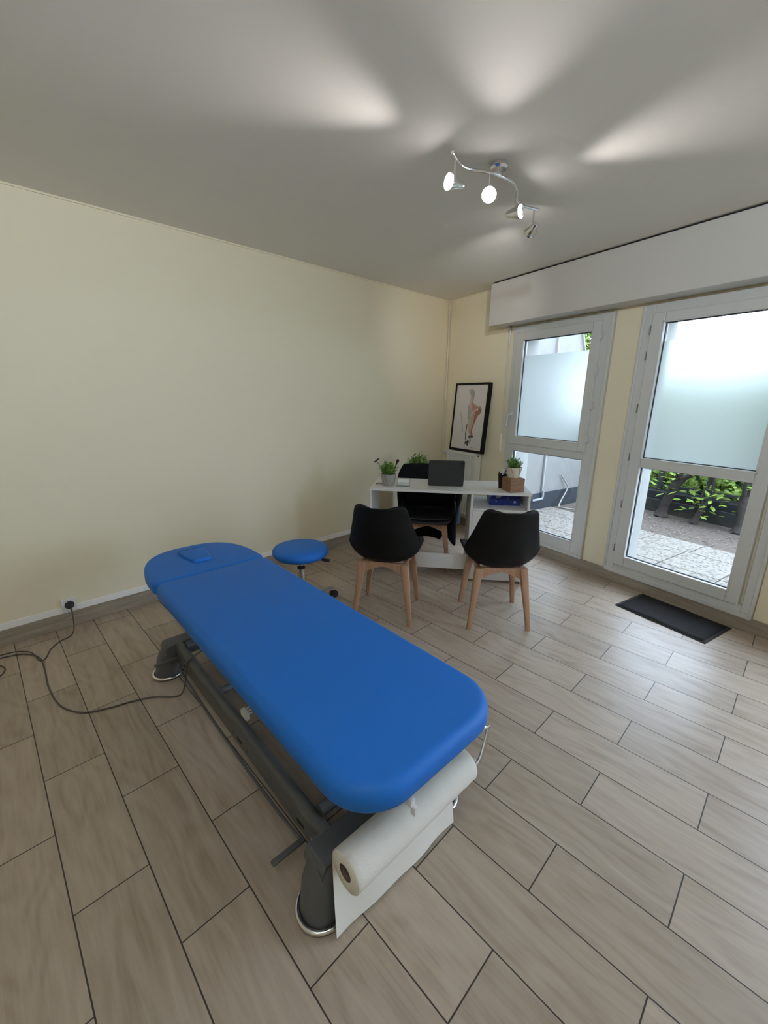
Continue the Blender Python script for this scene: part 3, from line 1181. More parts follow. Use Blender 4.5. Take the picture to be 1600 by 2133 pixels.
# coats on the chair behind the desk (chair coordinates)
M3 = Matrix.Translation((2.800, 2.285, 0)) @ Matrix.Rotation(radians(218) - pi / 2, 4, 'Z')


def drape(path, hw_, wrap, seed, n=24, wr=0.008, shift=0.0):
    rows = []
    for j, (y, z, k) in enumerate(path):
        r_ = []
        for i in range(n + 1):
            s = -1 + 2 * i / n
            p = Vector((s * hw_ * k + shift, y + wrap * abs(s) ** 2.5, z))
            nn = noise.noise(Vector((s * 3 + seed, z * 5, y * 5)))
            p += Vector((0.3 * nn, nn, 0.4 * nn)) * wr * 2
            r_.append(p)
        rows.append(r_)
    return rows


co = thing('black_coat', 'black coat draped over the back of the chair behind the desk', 'coat', (2.800, 2.285, 0), radians(218) - pi / 2)
bm = NEW()
path = [(-0.150, 0.500, 0.96), (-0.190, 0.58, 1.0), (-0.215, 0.66, 1.03), (-0.240, 0.74, 1.02), (-0.262, 0.80, 0.95), (-0.280, 0.838, 0.86), (-0.305, 0.846, 0.82), (-0.335, 0.825, 0.90), (-0.350, 0.74, 1.04), (-0.356, 0.62, 1.06), (-0.360, 0.50, 1.05), (-0.362, 0.38, 0.98), (-0.358, 0.28, 0.85), (-0.352, 0.19, 0.66), (-0.345, 0.125, 0.5)]
pp = spline(path, 3)
loft(bm, drape([(p.x, p.y, p.z) for p in pp], 0.262, 0.07, 3.0, wr=0.006, shift=0.025), False, False, closed=False)
bo = obj('body', bm, M_coat, co, ang=80)
md = bo.modifiers.new('thick', 'SOLIDIFY')
md.thickness = 0.014
md.offset = 1
bm = NEW()
lps = []
for z, x, y, rx, ry in ((0.80, -0.20, -0.275, 0.05, 0.035), (0.72, -0.235, -0.255, 0.065, 0.045), (0.60, -0.245, -0.235, 0.070, 0.05), (0.48, -0.215, -0.25, 0.075, 0.05), (0.38, -0.195, -0.275, 0.080, 0.045), (0.30, -0.190, -0.275, 0.074, 0.04), (0.22, -0.203, -0.270, 0.062, 0.035), (0.14, -0.232, -0.26, 0.038, 0.025), (0.07, -0.262, -0.25, 0.010, 0.010)):
    lps.append([Vector((x + rx * cos(2 * pi * k / 20) * (1 + 0.12 * sin(3 * 2 * pi * k / 20 + z * 20)), y + ry * sin(2 * pi * k / 20), z)) for k in range(20)])
loft(bm, lps)
sv_ = obj('sleeve', bm, M_coat, co, ang=80)
md = sv_.modifiers.new('soft', 'SUBSURF')
md.levels = md.render_levels = 1
nj = thing('navy_jacket', 'navy padded jacket hanging beside the black coat behind the desk', 'jacket', (2.800, 2.285, 0), radians(218) - pi / 2)
bm = NEW()
lps = []
for n_, (z, x, y, rx, ry) in enumerate(((0.80, -0.16, -0.385, 0.05, 0.02), (0.76, -0.17, -0.40, 0.07, 0.032), (0.70, -0.175, -0.41, 0.075, 0.03), (0.64, -0.18, -0.415, 0.080, 0.036), (0.58, -0.19, -0.415, 0.078, 0.031), (0.52, -0.20, -0.415, 0.084, 0.036), (0.46, -0.21, -0.415, 0.082, 0.031), (0.40, -0.22, -0.415, 0.086, 0.035), (0.34, -0.23, -0.415, 0.080, 0.031), (0.28, -0.238, -0.415, 0.076, 0.032), (0.235, -0.243, -0.415, 0.06, 0.02))):
    lps.append([Vector((x + rx * cos(2 * pi * k / 20), y + ry * sin(2 * pi * k / 20), z)) for k in range(20)])
loft(bm, lps)
bo = obj('jacket_body', bm, M_navy, nj, ang=80)
md = bo.modifiers.new('soft', 'SUBSURF')
md.levels = md.render_levels = 1

# ---------------------------------------------------------------- things on the desk


def leaf(bm, p, d, n, l, wd):
    d = d.normalized()
    x = d.cross(n).normalized()
    nn = x.cross(d)
    pts = [p, p + d * l * 0.35 + x * wd * 0.5 - nn * l * 0.03, p + d * l * 0.75 + x * wd * 0.35, p + d * l - nn * l * 0.12, p + d * l * 0.75 - x * wd * 0.35, p + d * l * 0.35 - x * wd * 0.5 - nn * l * 0.03]
    v = [bm.verts.new(q) for q in pts]
    m_ = bm.verts.new(p + d * l * 0.5 + nn * l * 0.06)
    for i in range(6):
        bm.faces.new((v[i], v[(i + 1) % 6], m_))


def foliage(rnd, c, rad, h, n, ll, lw):
    """small bushy plant: stems fanning up from c, leaves along them"""
    bm = NEW()
    for i in range(n):
        a = rnd.uniform(0, 2 * pi)
        ti = rnd.uniform(0.05, 1.0)
        d = Vector((cos(a) * ti * rad, sin(a) * ti * rad, h * rnd.uniform(0.55, 1.0) * (1.15 - 0.4 * ti)))
        b0 = Vector(c) + Vector((cos(a), sin(a), 0)) * rad * 0.45 * ti
        tip = Vector(c) + d
        add_tube(bm, [b0, (b0 + tip) / 2 + Vector((0, 0, h * 0.08)), tip], 0.0009, 4, cap=False)
        for k in range(9):
            f = 0.25 + 0.75 * k / 8
            p = b0.lerp(tip, f)
            aa = rnd.uniform(0, 2 * pi)
            ld = Vector((cos(aa), sin(aa), rnd.uniform(0.1, 0.9)))
            leaf(bm, p, ld, Vector((0, 0, 1)), ll * rnd.uniform(0.7, 1.2), lw * rnd.uniform(0.7, 1.2))
    return bm


def pot(t, r0, r1, h, m, cords=0, wall=0.006):
    bm = NEW()
    add_lathe(bm, [(0.0, 0.0), (r0, 0.0), (r0 * 1.04, 0.004), (r1, h * 0.85), (r1, h), (r1 - wall, h), (r1 - wall - 0.001, h * 0.8), (0.0, h * 0.78)], (0, 0, 0), 36)
    p = obj('pot', bm, m, t, ang=50)
    bm = NEW()
    add_lathe(bm, [(0.0, h * 0.79), (r1 - wall - 0.001, h * 0.80), (r1 - wall - 0.002, h * 0.88), (0.0, h * 0.9)], (0, 0, 0), 24)
    obj('soil', bm, M_soil, p)
    if cords:
        for k in range(cords):
            bm = NEW()
            a0 = 2 * pi * (k + 0.15) / cords
            pts = []
            for q in range(7):
                f = q / 6
                a = a0 + 0.42 * f
                rr = r0 + (r1 - r0) * min(1, (1 - f) / 0.85) + 0.0015
                pts.append((rr * cos(a), rr * sin(a), h * (0.97 - 0.9 * f)))
            add_tube(bm, pts, 0.0016, 6)
            obj('cord', bm, M_cord, p)
    return p


# grey pot
gp = thing('potted_plant', 'small bushy plant in a round grey pot on the left end of the desk', 'plant', DK(0.135, 0.150, DH))
pot(gp, 0.047, 0.062, 0.098, M_greypot, 4)
obj('foliage', foliage(random.Random(3), (0, 0, 0.085), 0.085, 0.105, 64, 0.026, 0.013), M_leaf, gp, smooth=False)
# tools stuck in the pot
tz = thing('facial_roller_tool', 'black T shaped hand tool standing in the grey plant pot', 'tool', DK(0.105, 0.150, DH + 0.09))
dxv, dyv = DX, DY
bm = NEW()
p0 = dxv * 0.0
tip = -dxv * 0.072 + Vector((0, 0, 0.112))
add_tube(bm, [p0, p0.lerp(tip, 0.5), p0.lerp(tip, 0.56), tip], [0.004, 0.004, 0.0025, 0.0022], 8)
obj('handle', bm, M_dark, tz)
bm = NEW()
hdv = (dxv * 0.75 + Vector((0, 0, 0.62))).normalized()
add_tube(bm, [tip - hdv * 0.024, tip + hdv * 0.026], 0.0058, 10)
obj('head', bm, M_dark, tz)
tz = thing('makeup_brush', 'black round headed brush standing in the grey plant pot', 'brush', DK(0.165, 0.150, DH + 0.09))
bm = NEW()
tip = dxv * 0.038 + Vector((0, 0, 0.098))
add_tube(bm, [(0, 0, 0), Vector((0, 0, 0)).lerp(tip, 0.8), tip], [0.0035, 0.005, 0.006], 8)
obj('handle', bm, M_dark, tz)
bm = NEW()
dd = tip.normalized()
add_tube(bm, [tip, tip + dd * 0.010, tip + dd * 0.022, tip + dd * 0.031], [0.006, 0.012, 0.013, 0.006], 12)
obj('bristles', bm, mat('dark_brown_bristle', (0.03, 0.022, 0.02), 0.9), tz)
tz = thing('grey_knob_stick', 'small grey knobbed stick standing among the leaves of the grey pot', 'tool', DK(0.120, 0.165, DH + 0.09))
bm = NEW()
add_tube(bm, [(0, 0, 0), (-0.012, 0.008, 0.09)], 0.003, 8)
add_sphere(bm, (-0.0125, 0.0085, 0.098), 0.011)
obj('stick', bm, M_greypot, tz)
# brown cord tag lying beside the pot
bm = NEW()
add_tube(bm, spline([DK(0.03, 0.165, DH + 0.004), DK(0.045, 0.20, DH + 0.005), DK(0.07, 0.19, DH + 0.004), DK(0.085, 0.215, DH + 0.004)], 5), 0.0035, 8)
tag(obj('leather_cord', bm, M_cord), 'short brown leather cord lying on the desk beside the grey pot', 'cord')

# card holder
ca = thing('card_holder', 'clear acrylic card holder between the grey pot and the tablet', 'card holder', DK(0.26, 0.145, DH), DANG)
bm = NEW()
box2(bm, (-0.055, -0.028, 0), (0.055, 0.030, 0.003))
box2(bm, (-0.055, -0.028, 0), (0.055, -0.025, 0.035))
box2(bm, (-0.055, 0.018, 0), (-0.052, 0.021, 0.075))
box2(bm, (0.050, 0.010, 0), (0.053, 0.021, 0.075))
box2(bm, (-0.052, 0.018, 0), (0.050, 0.021, 0.045))
obj('holder', bm, M_acryl, ca, smooth=False)
cs = thing('card_stack', 'stack of white cards inside the clear acrylic holder', 'cards', DK(0.26, 0.145, DH + 0.0035), DANG)
bm = NEW()
add_box(bm, (-0.001, -0.003, 0.0285), (0.088, 0.034, 0.052), Matrix.Rotation(radians(4), 4, 'X'), 0.001)
obj('cards', bm, M_white, cs, smooth=False)

# tablet in folio
tt = thing('tablet', 'dark grey tablet in a folio case standing on the desk', 'tablet', DK(0.606, 0.190, DH), DANG + radians(3.0))
Mt = Matrix.Rotation(radians(11), 4, 'X')
bm = NEW()
tm = NEW()
loft(tm, [[Vector((x, y, z)) for x, z in rrect(0.1435, 0.1095, 0.012, 5, 0, 0.1105)] for y in (0.0, 0.012)])
merge(bm, tm, Mt)
cs_ = obj('folio_back', bm, M_folio, tt, ang=40)
bm = NEW()
tm = NEW()
box2(tm, (-0.143, -0.0012, 0.1430), (0.143, 0.001, 0.1445))
merge(bm, tm, Mt)
obj('fold_line', bm, M_dark, cs_, smooth=False)
bm = NEW()
tm = NEW()
loft(tm, [[Vector((x, y, z)) for x, z in rrect(0.013, 0.013, 0.005, 4, 0.122, 0.200)] for y in (-0.003, 0.002)])
merge(bm, tm, Mt)
cb = obj('camera_bump', bm, M_dark, cs_)
bm = NEW()
tm = NEW()
add_cyl(tm, (0.118, -0.0045, 0.204), (0.118, 0, 0.204), 0.004, seg=12)
add_cyl(tm, (0.127, -0.0045, 0.196), (0.127, 0, 0.196), 0.004, seg=12)
merge(bm, tm, Mt)
obj('lens', bm, M_seal, cb)
bm = NEW()
tm = NEW()
loft(tm, [[Vector((x, y, z)) for x, z in rrect(0.138, 0.104, 0.010, 4, 0, 0.1105)] for y in (0.012, 0.0135)])
merge(bm, tm, Mt)
obj('screen', bm, mat('dark_screen', (0.01, 0.01, 0.012), 0.1), tt)
bm = NEW()
box2(bm, (-0.14, 0.012, 0.0), (0.14, 0.22, 0.009), None, 0.003)
obj('keyboard_base', bm, M_folio, tt, smooth=False)

# pen cup with a few pens
pc = thing('pen_cup', 'black tapered pen cup beside the wooden block on the desk', 'pen cup', DK(1.058, 0.205, DH))
bm = NEW()
add_lathe(bm, [(0.0, 0.0), (0.024, 0.0), (0.035, 0.115), (0.033, 0.115), (0.023, 0.005), (0.0, 0.005)], (0, 0, 0), 28)
obj('cup', bm, M_black, pc)
for i, (ax, ay, hgt, m, nm, lb) in enumerate(((-0.030, 0.005, 0.128, M_dark, 'black_pen', 'black pen leaning left in the black pen cup'), (0.004, 0.018, 0.150, M_white, 'white_pen', 'white pen standing upright in the black pen cup'), (0.022, -0.005, 0.140, M_folio, 'grey_pen', 'grey pen leaning right in the black pen cup'))):
    pn = thing(nm, lb, 'pen', DK(1.058, 0.205, DH + 0.006))
    bm = NEW()
    b0 = -dxv * ax * 0.4
    tp = dxv * ax + dyv * ay + Vector((0, 0, hgt))
    add_tube(bm, [b0, b0.lerp(tp, 0.93), tp], [0.0045, 0.0045, 0.003], 8)
    obj('barrel', bm, m, pn)
    bm = NEW()
    dd = (tp - b0).normalized()
    add_tube(bm, [tp - dd * 0.002 + dxv * 0.004, tp - dd * 0.035 + dxv * 0.0055], 0.0015, 6)
    obj('clip', bm, M_chrome, pn)

# wooden block and the cream pot on it
bl = thing('wooden_block', 'brown wooden cube block on the right end of the desk', 'block', DK(1.131, 0.1085, DH), DANG + radians(24))
bm = NEW()
box2(bm, (-0.0625, -0.0625, 0), (0.0625, 0.0625, 0.106), None, 0.003)
obj('block', bm, M_block, bl, smooth=False)
cpn = thing('potted_plant', 'small sprouting plant in a cream pot on top of the wooden block', 'plant', DK(1.128, 0.118, DH + 0.1065))
pot(cpn, 0.044, 0.060, 0.082, M_creampot, 6)
fol = foliage(random.Random(11), (0, 0, 0.07), 0.066, 0.090, 48, 0.021, 0.011)
rr_ = random.Random(5)
for k in range(4):
    q = DX * (0.035 + 0.012 * k) + Vector((0, 0, 0.12 + 0.012 * (k % 2)))
    add_tube(fol, [(0.01, 0, 0.08), q * 0.7 + Vector((0, 0, 0.03)), q], 0.0008, 4)
    for j in range(6):
        a = rr_.uniform(0, 6.28)
        leaf(fol, Vector((0.01, 0, 0.08)).lerp(q, 0.4 + 0.1 * j), Vector((cos(a), sin(a), 0.3)), Vector((0, 0, 1)), 0.010, 0.006)
obj('foliage', fol, M_leaf, cpn, smooth=False)

# blue box on the desk's shelf
mb = mat('blue_patterned_card', (0.01, 0.03, 0.22), 0.4)
nt = mb.node_tree
tc = nt.nodes.new('ShaderNodeTexCoord')
vo = nt.nodes.new('ShaderNodeTexVoronoi')
vo.inputs['Scale'].default_value = 22
vo.inputs['Randomness'].default_value = 0.8
nt.links.new(tc.outputs['Object'], vo.inputs['Vector'])
cr_ = nt.nodes.new('ShaderNodeValToRGB')
cr_.color_ramp.interpolation = 'CONSTANT'
cr_.color_ramp.elements[0].color = (0.25, 0.32, 0.55, 1)
cr_.color_ramp.elements[1].position = 0.30
cr_.color_ramp.elements[1].color = (0.008, 0.025, 0.20, 1)
nt.links.new(vo.outputs['Distance'], cr_.inputs[0])
nt.links.new(cr_.outputs[0], nt.nodes['Principled BSDF'].inputs['Base Color'])
bb = thing('blue_box', 'flat blue box with pale spots on the open shelf of the desk', 'box', DK(1.085, 0.24, 0.6175), DANG + radians(1))
bm = NEW()
box2(bm, (-0.122, -0.09, 0), (0.122, 0.09, 0.066), None, 0.003)
obj('tray', bm, mb, bb, smooth=False)
bm = NEW()
box2(bm, (-0.125, -0.093, 0.0665), (0.125, 0.093, 0.082), None, 0.003)
obj('lid', bm, mb, bb, smooth=False)

# leafy plant behind the chair, in a tall dark planter
tp_ = thing('tall_potted_plant', 'leafy green plant in a tall dark planter in the corner behind the desk chair', 'plant', (3.29, 2.83, 0))
bm = NEW()
add_lathe(bm, [(0.0, 0.0), (0.075, 0.0), (0.095, 0.70), (0.095, 0.72), (0.087, 0.72), (0.08, 0.66), (0.0, 0.65)], (0, 0, 0), 32)
pl_ = obj('planter', bm, M_folio, tp_)
bm = NEW()
add_lathe(bm, [(0.0, 0.655), (0.08, 0.665), (0.082, 0.69), (0.0, 0.70)], (0, 0, 0), 24)
obj('soil', bm, M_soil, pl_)
obj('foliage', foliage(random.Random(21), (0, 0, 0.68), 0.14, 0.20, 110, 0.036, 0.017), M_leaf, tp_, smooth=False)

# ---------------------------------------------------------------- radiator, pipe, picture
rd = thing('radiator', 'white ribbed wall radiator in the corner under the framed picture', 'radiator')
ra0, ra1, rz0, rz1 = 0.195, 0.658, 0.165, 0.876
bm = NEW()
# ribbed front panel
nr = 14
prof = []
for k in range(nr):
    b0 = ra0 + 0.012 + (ra1 - ra0 - 0.024) * k / nr
    wdt = (ra1 - ra0 - 0.024) / nr
    prof += [(b0, 0.088), (b0 + wdt * 0.30, 0.088), (b0 + wdt * 0.42, 0.099), (b0 + wdt * 0.88, 0.099)]
prof = [(ra0, 0.097)] + prof + [(ra1 - 0.012, 0.088), (ra1, 0.097)]
loft(bm, [[WB(s, d, z) for s, d in prof] for z in (rz0 + 0.03, rz1 - 0.03)], False, False, closed=False)
obj('ribbed_panel', bm, M_radi, rd, ang=20)
bm = NEW()
wbx(bm, ra0, ra1, 0.080, 0.1005, rz0, rz0 + 0.032, 0.004)
wbx(bm, ra0, ra1, 0.080, 0.1005, rz1 - 0.032, rz1, 0.004)
wbx(bm, ra0, ra1, 0.020, 0.040, rz0 + 0.01, rz1 - 0.01, 0.004)
wbx(bm, ra0, ra1, 0.080, 0.086, rz0 + 0.01, rz1 - 0.01)
obj('panels', bm, M_radi, rd, smooth=False)
for s in (ra0, ra1 - 0.003):
    bm = NEW()
    wbx(bm, s - (0.002 if s == ra0 else 0), s + (0.005 if s != ra0 else 0.003), 0.016, 0.101, rz0 + 0.004, rz1 - 0.002, 0.002)
    obj('side_cover', bm, M_radi, rd, smooth=False)
bm = NEW()
for k in range(24):
    s = ra0 + 0.02 + k * (ra1 - ra0 - 0.04) / 23
    wbx(bm, s - 0.003, s + 0.003, 0.02, 0.098, rz1 - 0.004, rz1 - 0.0005)
obj('top_grille', bm, M_radi, rd, smooth=False)
bm = NEW()
add_cyl(bm, WB(ra1 + 0.002, 0.058, 0.845), WB(ra1 + 0.008, 0.058, 0.845), 0.010, seg=16)
obj('bleed_valve', bm, M_dark, rd)
for a_ in (0.30, 0.52):
    for b_ in (0.25, 0.75):
        bm = NEW()
        wbx(bm, a_, a_ + 0.04, 0.001, 0.0195, b_, b_ + 0.05)
        obj('bracket', bm, M_radi, rd, smooth=False)

hpipe = thing('heating_pipe', 'thin white heating pipe running down the room corner into the radiator', 'pipe')
bm = NEW()
pz = [WB(0.020, 0.016, HC - 0.001), WB(0.020, 0.016, 0.94)]
add_tube(bm, pz, 0.0075, 10)
add_tube(bm, spline([WB(0.020, 0.016, 0.94), WB(0.020, 0.016, 0.86), WB(0.05, 0.03, 0.835), WB(0.14, 0.058, 0.835), WB(ra0 - 0.004, 0.058, 0.835)], 6), 0.0075, 10)
obj('pipe', bm, M_pipe, hpipe)
bm = NEW()
add_cyl(bm, WB(0.12, 0.058, 0.835), WB(0.165, 0.058, 0.835), 0.014, seg=16)
add_cyl(bm, WB(0.142, 0.058, 0.835), WB(0.142, 0.10, 0.848), 0.016, 0.013, seg=16)
obj('valve', bm, M_white, hpipe)

# framed anatomical study leaning on the wall, standing on the radiator
PW, PH, PT = 0.518, 0.735, 0.046
pb = WB(0.222, 0.0995, rz1 + 0.005)
tilt = math.asin(0.058 / PH)
ex_ = -TB
ez_ = (Vector((0, 0, 1)) * cos(tilt) - NB * sin(tilt))
en_ = (NB * cos(tilt) + Vector((0, 0, 1)) * sin(tilt))
MP = Matrix(((ex_.x, en_.x, ez_.x, pb.x), (ex_.y, en_.y, ez_.y, pb.y), (ex_.z, en_.z, ez_.z, pb.z), (0, 0, 0, 1)))
pf = bpy.data.objects.new('framed_picture', None)
COL.objects.link(pf)
pf.matrix_world = MP
tag(pf, 'black framed watercolour of a human back leaning on the wall above the radiator', 'picture')
bm = NEW()
f_ = 0.022
box2(bm, (0, -PT, 0), (f_, 0, PH), None, 0.001)
box2(bm, (PW - f_, -PT, 0), (PW, 0, PH), None, 0.001)
box2(bm, (f_, -PT, 0), (PW - f_, 0, f_ + 0.004), None, 0.001)
box2(bm, (f_, -PT, PH - f_), (PW - f_, 0, PH), None, 0.001)
obj('frame', bm, M_black, pf, smooth=False)
bm = NEW()
box2(bm, (f_, -PT + 0.003, f_), (PW - f_, -0.006, PH - f_))
sheet = obj('paper_sheet', bm, M_print, pf, smooth=False)


def ink(n, c):
    return mat(n, c, 0.8, noise_amt=0.35, noise_scale=45)


INK = [ink('grey_wash', (0.40, 0.385, 0.375)), ink('flesh_wash', (0.52, 0.40, 0.33)), ink('red_brown_wash', (0.37, 0.155, 0.115)), ink('dark_ink', (0.07, 0.065, 0.065)), ink('pale_flesh_wash', (0.58, 0.47, 0.40)), ink('pink_wash', (0.50, 0.27, 0.22))]
bm = NEW()
ip = 0


def wash(poly, mi, n=4):
    """picture px (zoomed crop) -> sheet position"""
    global ip
    ip += 1
    pts = []
    for x, y in poly:
        # crop corners: TL(325,290) TR(1095,262) BR(825,1905) BL(92,1800)
        # bilinear inverse by iteration
        a, b = 0.5, 0.5
        for _ in range(12):
            tx = (1 - b) * ((1 - a) * 325 + a * 1095) + b * ((1 - a) * 92 + a * 825)
            ty = (1 - b) * ((1 - a) * 290 + a * 262) + b * ((1 - a) * 1800 + a * 1905)
            a += (x - tx) / 750 + (y - ty) * 0.0
            b += (y - ty) / 1560
        pts.append(Vector((f_ + a * (PW - 2 * f_), -0.0058 + 0.00004 * ip, PH - f_ - b * (PH - 2 * f_))))
    pts = spline(pts, n, True)
    f = bm.faces.new([bm.verts.new(p) for p in pts])
    f.material_index = mi


wash([(625, 400), (690, 365), (745, 400), (765, 470), (745, 560), (715, 600), (690, 550), (640, 500)], 0)
wash([(660, 540), (710, 590), (700, 690), (820, 800), (700, 1000), (640, 1150), (600, 1400), (540, 1400), (560, 1100), (590, 800), (630, 680)], 4)
wash([(690, 560), (735, 570), (705, 690), (690, 690)], 0)
wash([(700, 690), (760, 760), (830, 800), (800, 850), (700, 900), (655, 900), (665, 760)], 5)
wash([(840, 790), (890, 790), (905, 860), (880, 950), (840, 985), (800, 980), (820, 880)], 2)
wash([(860, 785), (905, 800), (905, 850), (870, 830)], 0)
wash([(800, 880), (835, 960), (790, 1050), (740, 1160), (690, 1280), (650, 1400), (665, 1480), (610, 1480), (620, 1330), (660, 1180), (650, 1080), (690, 980), (750, 920)], 2)
wash([(660, 1000), (720, 1010), (700, 1150), (640, 1330), (590, 1480), (570, 1400), (610, 1200)], 1)
wash([(720, 950), (750, 955), (745, 1000), (715, 1000)], 4)
wash([(590, 760), (640, 820), (640, 960), (600, 1080), (555, 1090), (575, 900)], 0)
wash([(530, 1230), (545, 1240), (505, 1440), (490, 1620), (475, 1600), (485, 1430)], 3)
wash([(570, 1500), (665, 1500), (665, 1545), (620, 1560), (605, 1640), (570, 1690), (590, 1600), (560, 1560)], 3)
wash([(545, 1600), (565, 1640), (530, 1760), (495, 1740), (500, 1690), (460, 1730), (470, 1650), (510, 1640)], 3)
wash([(580, 1540), (625, 1545), (600, 1610), (575, 1640), (590, 1570)], 0)
wash([(375, 920), (395, 960), (412, 1050), (450, 1045), (420, 1075), (405, 1080), (395, 1040), (380, 980)], 0)
wash([(395, 1090), (407, 1090), (425, 1410), (412, 1410)], 0)
wash([(590, 1800), (640, 1790), (695, 1795), (640, 1805), (600, 1815)], 0)
obj('watercolour_figure', bm, INK, sheet, smooth=False)

# ---------------------------------------------------------------- wall socket, plug, cable
so = thing('wall_socket', 'white surface mounted wall socket above the skirting', 'socket', (0.258, YA, 0.158))
bm = NEW()
box2(bm, (-0.040, -0.034, -0.040), (0.040, 0, 0.042), None, 0.004)
obj('box', bm, M_white, so, smooth=False)
bm = NEW()
add_cyl(bm, (0, -0.0345, 0), (0, -0.036, 0), 0.026, seg=28)
obj('socket_ring', bm, M_seal, so)
pc_ = thing('power_cable', 'grey power cable running over the floor from the socket to the blue table', 'cable')
bm = NEW()
add_cyl(bm, (0.258, YA - 0.037, 0.158), (0.258, YA - 0.062, 0.156), 0.019, 0.013, seg=20)
add_cyl(bm, (0.258, YA - 0.062, 0.156), (0.258, YA - 0.075, 0.150), 0.008, 0.005, seg=12)
obj('plug', bm, M_folio, pc_)
CR = 0.004
cab = [(0.258, YA - 0.072, 0.150), (0.258, YA - 0.095, 0.125), (0.250, 3.03, 0.04), (0.225, 3.00, 0.006), (0.16, 2.965, CR), (0.110, 2.90, CR), (0.085, 2.83, CR), (0.062, 2.80, CR), (0.045, 2.83, CR), (0.038, 2.90, CR), (0.01, 2.97, CR), (-0.06, 3.02, CR), (-0.20, 3.02, CR), (-0.33, 2.93, CR), (-0.32, 2.80, CR), (-0.22, 2.74, CR), (-0.12, 2.78, CR), (-0.095, 2.86, CR), (-0.14, 2.93, CR), (-0.21, 2.93, CR)]
fl_px = []
obj_c = spline(cab, 6)
add_cable = NEW()
add_tube(add_cable, obj_c, 0.0032, 8)
cab2 = [(-0.21, 2.93, CR), (-0.27, 2.97, CR), (-0.21, 3.01, CR), (-0.08, 2.985, CR), (0.00, 2.945, CR), (0.055, 2.84, CR), (0.06, 2.68, CR), (0.055, 2.50, CR), (0.075, 2.30, CR), (0.14, 2.17, CR), (0.24, 2.115, CR), (0.33, 2.09, CR), (0.42, 2.05, CR), (0.49, 1.985, CR), (0.525, 1.95, 0.03), (0.55, 1.955, 0.10), (0.565, 1.965, 0.165), (0.585, 1.955, 0.193), (0.615, 1.94, 0.215), (0.66, 1.92, 0.25), (0.70, 1.86, 0.33)]
add_tube(add_cable, spline(cab2, 6), 0.0038, 8)
obj('cord', add_cable, M_cable, pc_)

# ---------------------------------------------------------------- door mat
dm = thing('door_mat', 'black ribbed door mat on the tiles in front of the glazed door', 'mat')
q = [Vector((3.157, 0.787, 0)), Vector((3.512, 0.702, 0)), Vector((3.373, 0.136, 0)), Vector((3.018, 0.225, 0))]


def mat_sheet(k, z, nb=14):
    bm = NEW()
    c = sum(q, Vector()) / 4
    P = [c + (p - c) * k for p in q]
    nx, ny = 8, nb
    rows = []
    for i in range(nx + 1):
        row = []
        for j in range(ny + 1):
            a, b = i / nx, j / ny
            p = P[0].lerp(P[1], a).lerp(P[3].lerp(P[2], a), b)
            cur = 0.009 * max(0, 1 - abs(b - 0.42) / 0.12) * max(0, 1 - a * 2.5) + 0.004 * max(0, 1 - abs(b - 0.5) / 0.15) * max(0, (a - 0.8) * 5)
            row.append(p + Vector((0, 0, z + cur)))
        rows.append(row)
    loft(bm, rows, False, False, closed=False)
    return bm


o = obj('rubber_backing', mat_sheet(1.0, 0.0035), M_matrim, dm)
md = o.modifiers.new('thick', 'SOLIDIFY')
md.thickness = 0.003
md.offset = -1
o = obj('carpet', mat_sheet(0.93, 0.0065), M_mat, dm)
md = o.modifiers.new('thick', 'SOLIDIFY')
md.thickness = 0.003
md.offset = -1

# ---------------------------------------------------------------- outside
ZG = -0.10
M_slab = mat('pebble_concrete_slab', (0.112, 0.102, 0.088), 0.85)
nt = M_slab.node_tree
tc = nt.nodes.new('ShaderNodeTexCoord')
vo = nt.nodes.new('ShaderNodeTexVoronoi')
vo.inputs['Scale'].default_value = 48
nt.links.new(tc.outputs['Object'], vo.inputs['Vector'])
bw_ = nt.nodes.new('ShaderNodeSeparateColor')
nt.links.new(vo.outputs['Color'], bw_.inputs[0])
cr_ = nt.nodes.new('ShaderNodeValToRGB')
cr_.color_ramp.elements[0].position = 0.05
cr_.color_ramp.elements[0].color = (0.085, 0.075, 0.062, 1)
cr_.color_ramp.elements[1].position = 0.55
cr_.color_ramp.elements[1].color = (0.200, 0.178, 0.146, 1)
nt.links.new(bw_.outputs[0], cr_.inputs[0])
nt.links.new(cr_.outputs[0], nt.nodes['Principled BSDF'].inputs['Base Color'])
M_earth = mat('garden_soil', (0.088, 0.067, 0.052), 0.95, noise_amt=0.9, noise_scale=45, bump=0.8, bump_scale=60)
M_gwall = mat('garden_wall_render', (0.19, 0.185, 0.17), 0.85, noise_amt=0.16, noise_scale=7)
M_plinth = mat('slate_plinth', (0.022, 0.027, 0.032), 0.7, noise_amt=0.3, noise_scale=12)
M_kerb = mat('dark_mossy_concrete', (0.022, 0.024, 0.0195), 0.85, noise_amt=0.4, noise_scale=14)
M_bark = mat('grey_bark', (0.032, 0.025, 0.021), 0.9, noise_amt=0.5, noise_scale=30, bump=0.8, bump_scale=60)
M_hleaf = mat('hedge_leaf', (0.150, 0.235, 0.028), 0.5, noise_amt=0.6, noise_scale=6)
M_post = mat('dark_fence_metal', (0.02, 0.022, 0.024), 0.6)

gr = thing('paving_slab', 'x', 'paving')
bpy.data.objects.remove(gr)
bm = NEW()
wbx(bm, -0.2, 8.0, -8.0, -0.05, -0.5, ZG - 0.03)
box2(bm, (-8.0, -9.0, -0.5), (7.0, Y0 - 0.16, ZG - 0.03))
obj('ground', bm, M_earth, smooth=False, kind='structure')
GS = 'pebbled paving slabs outside the glazed door'
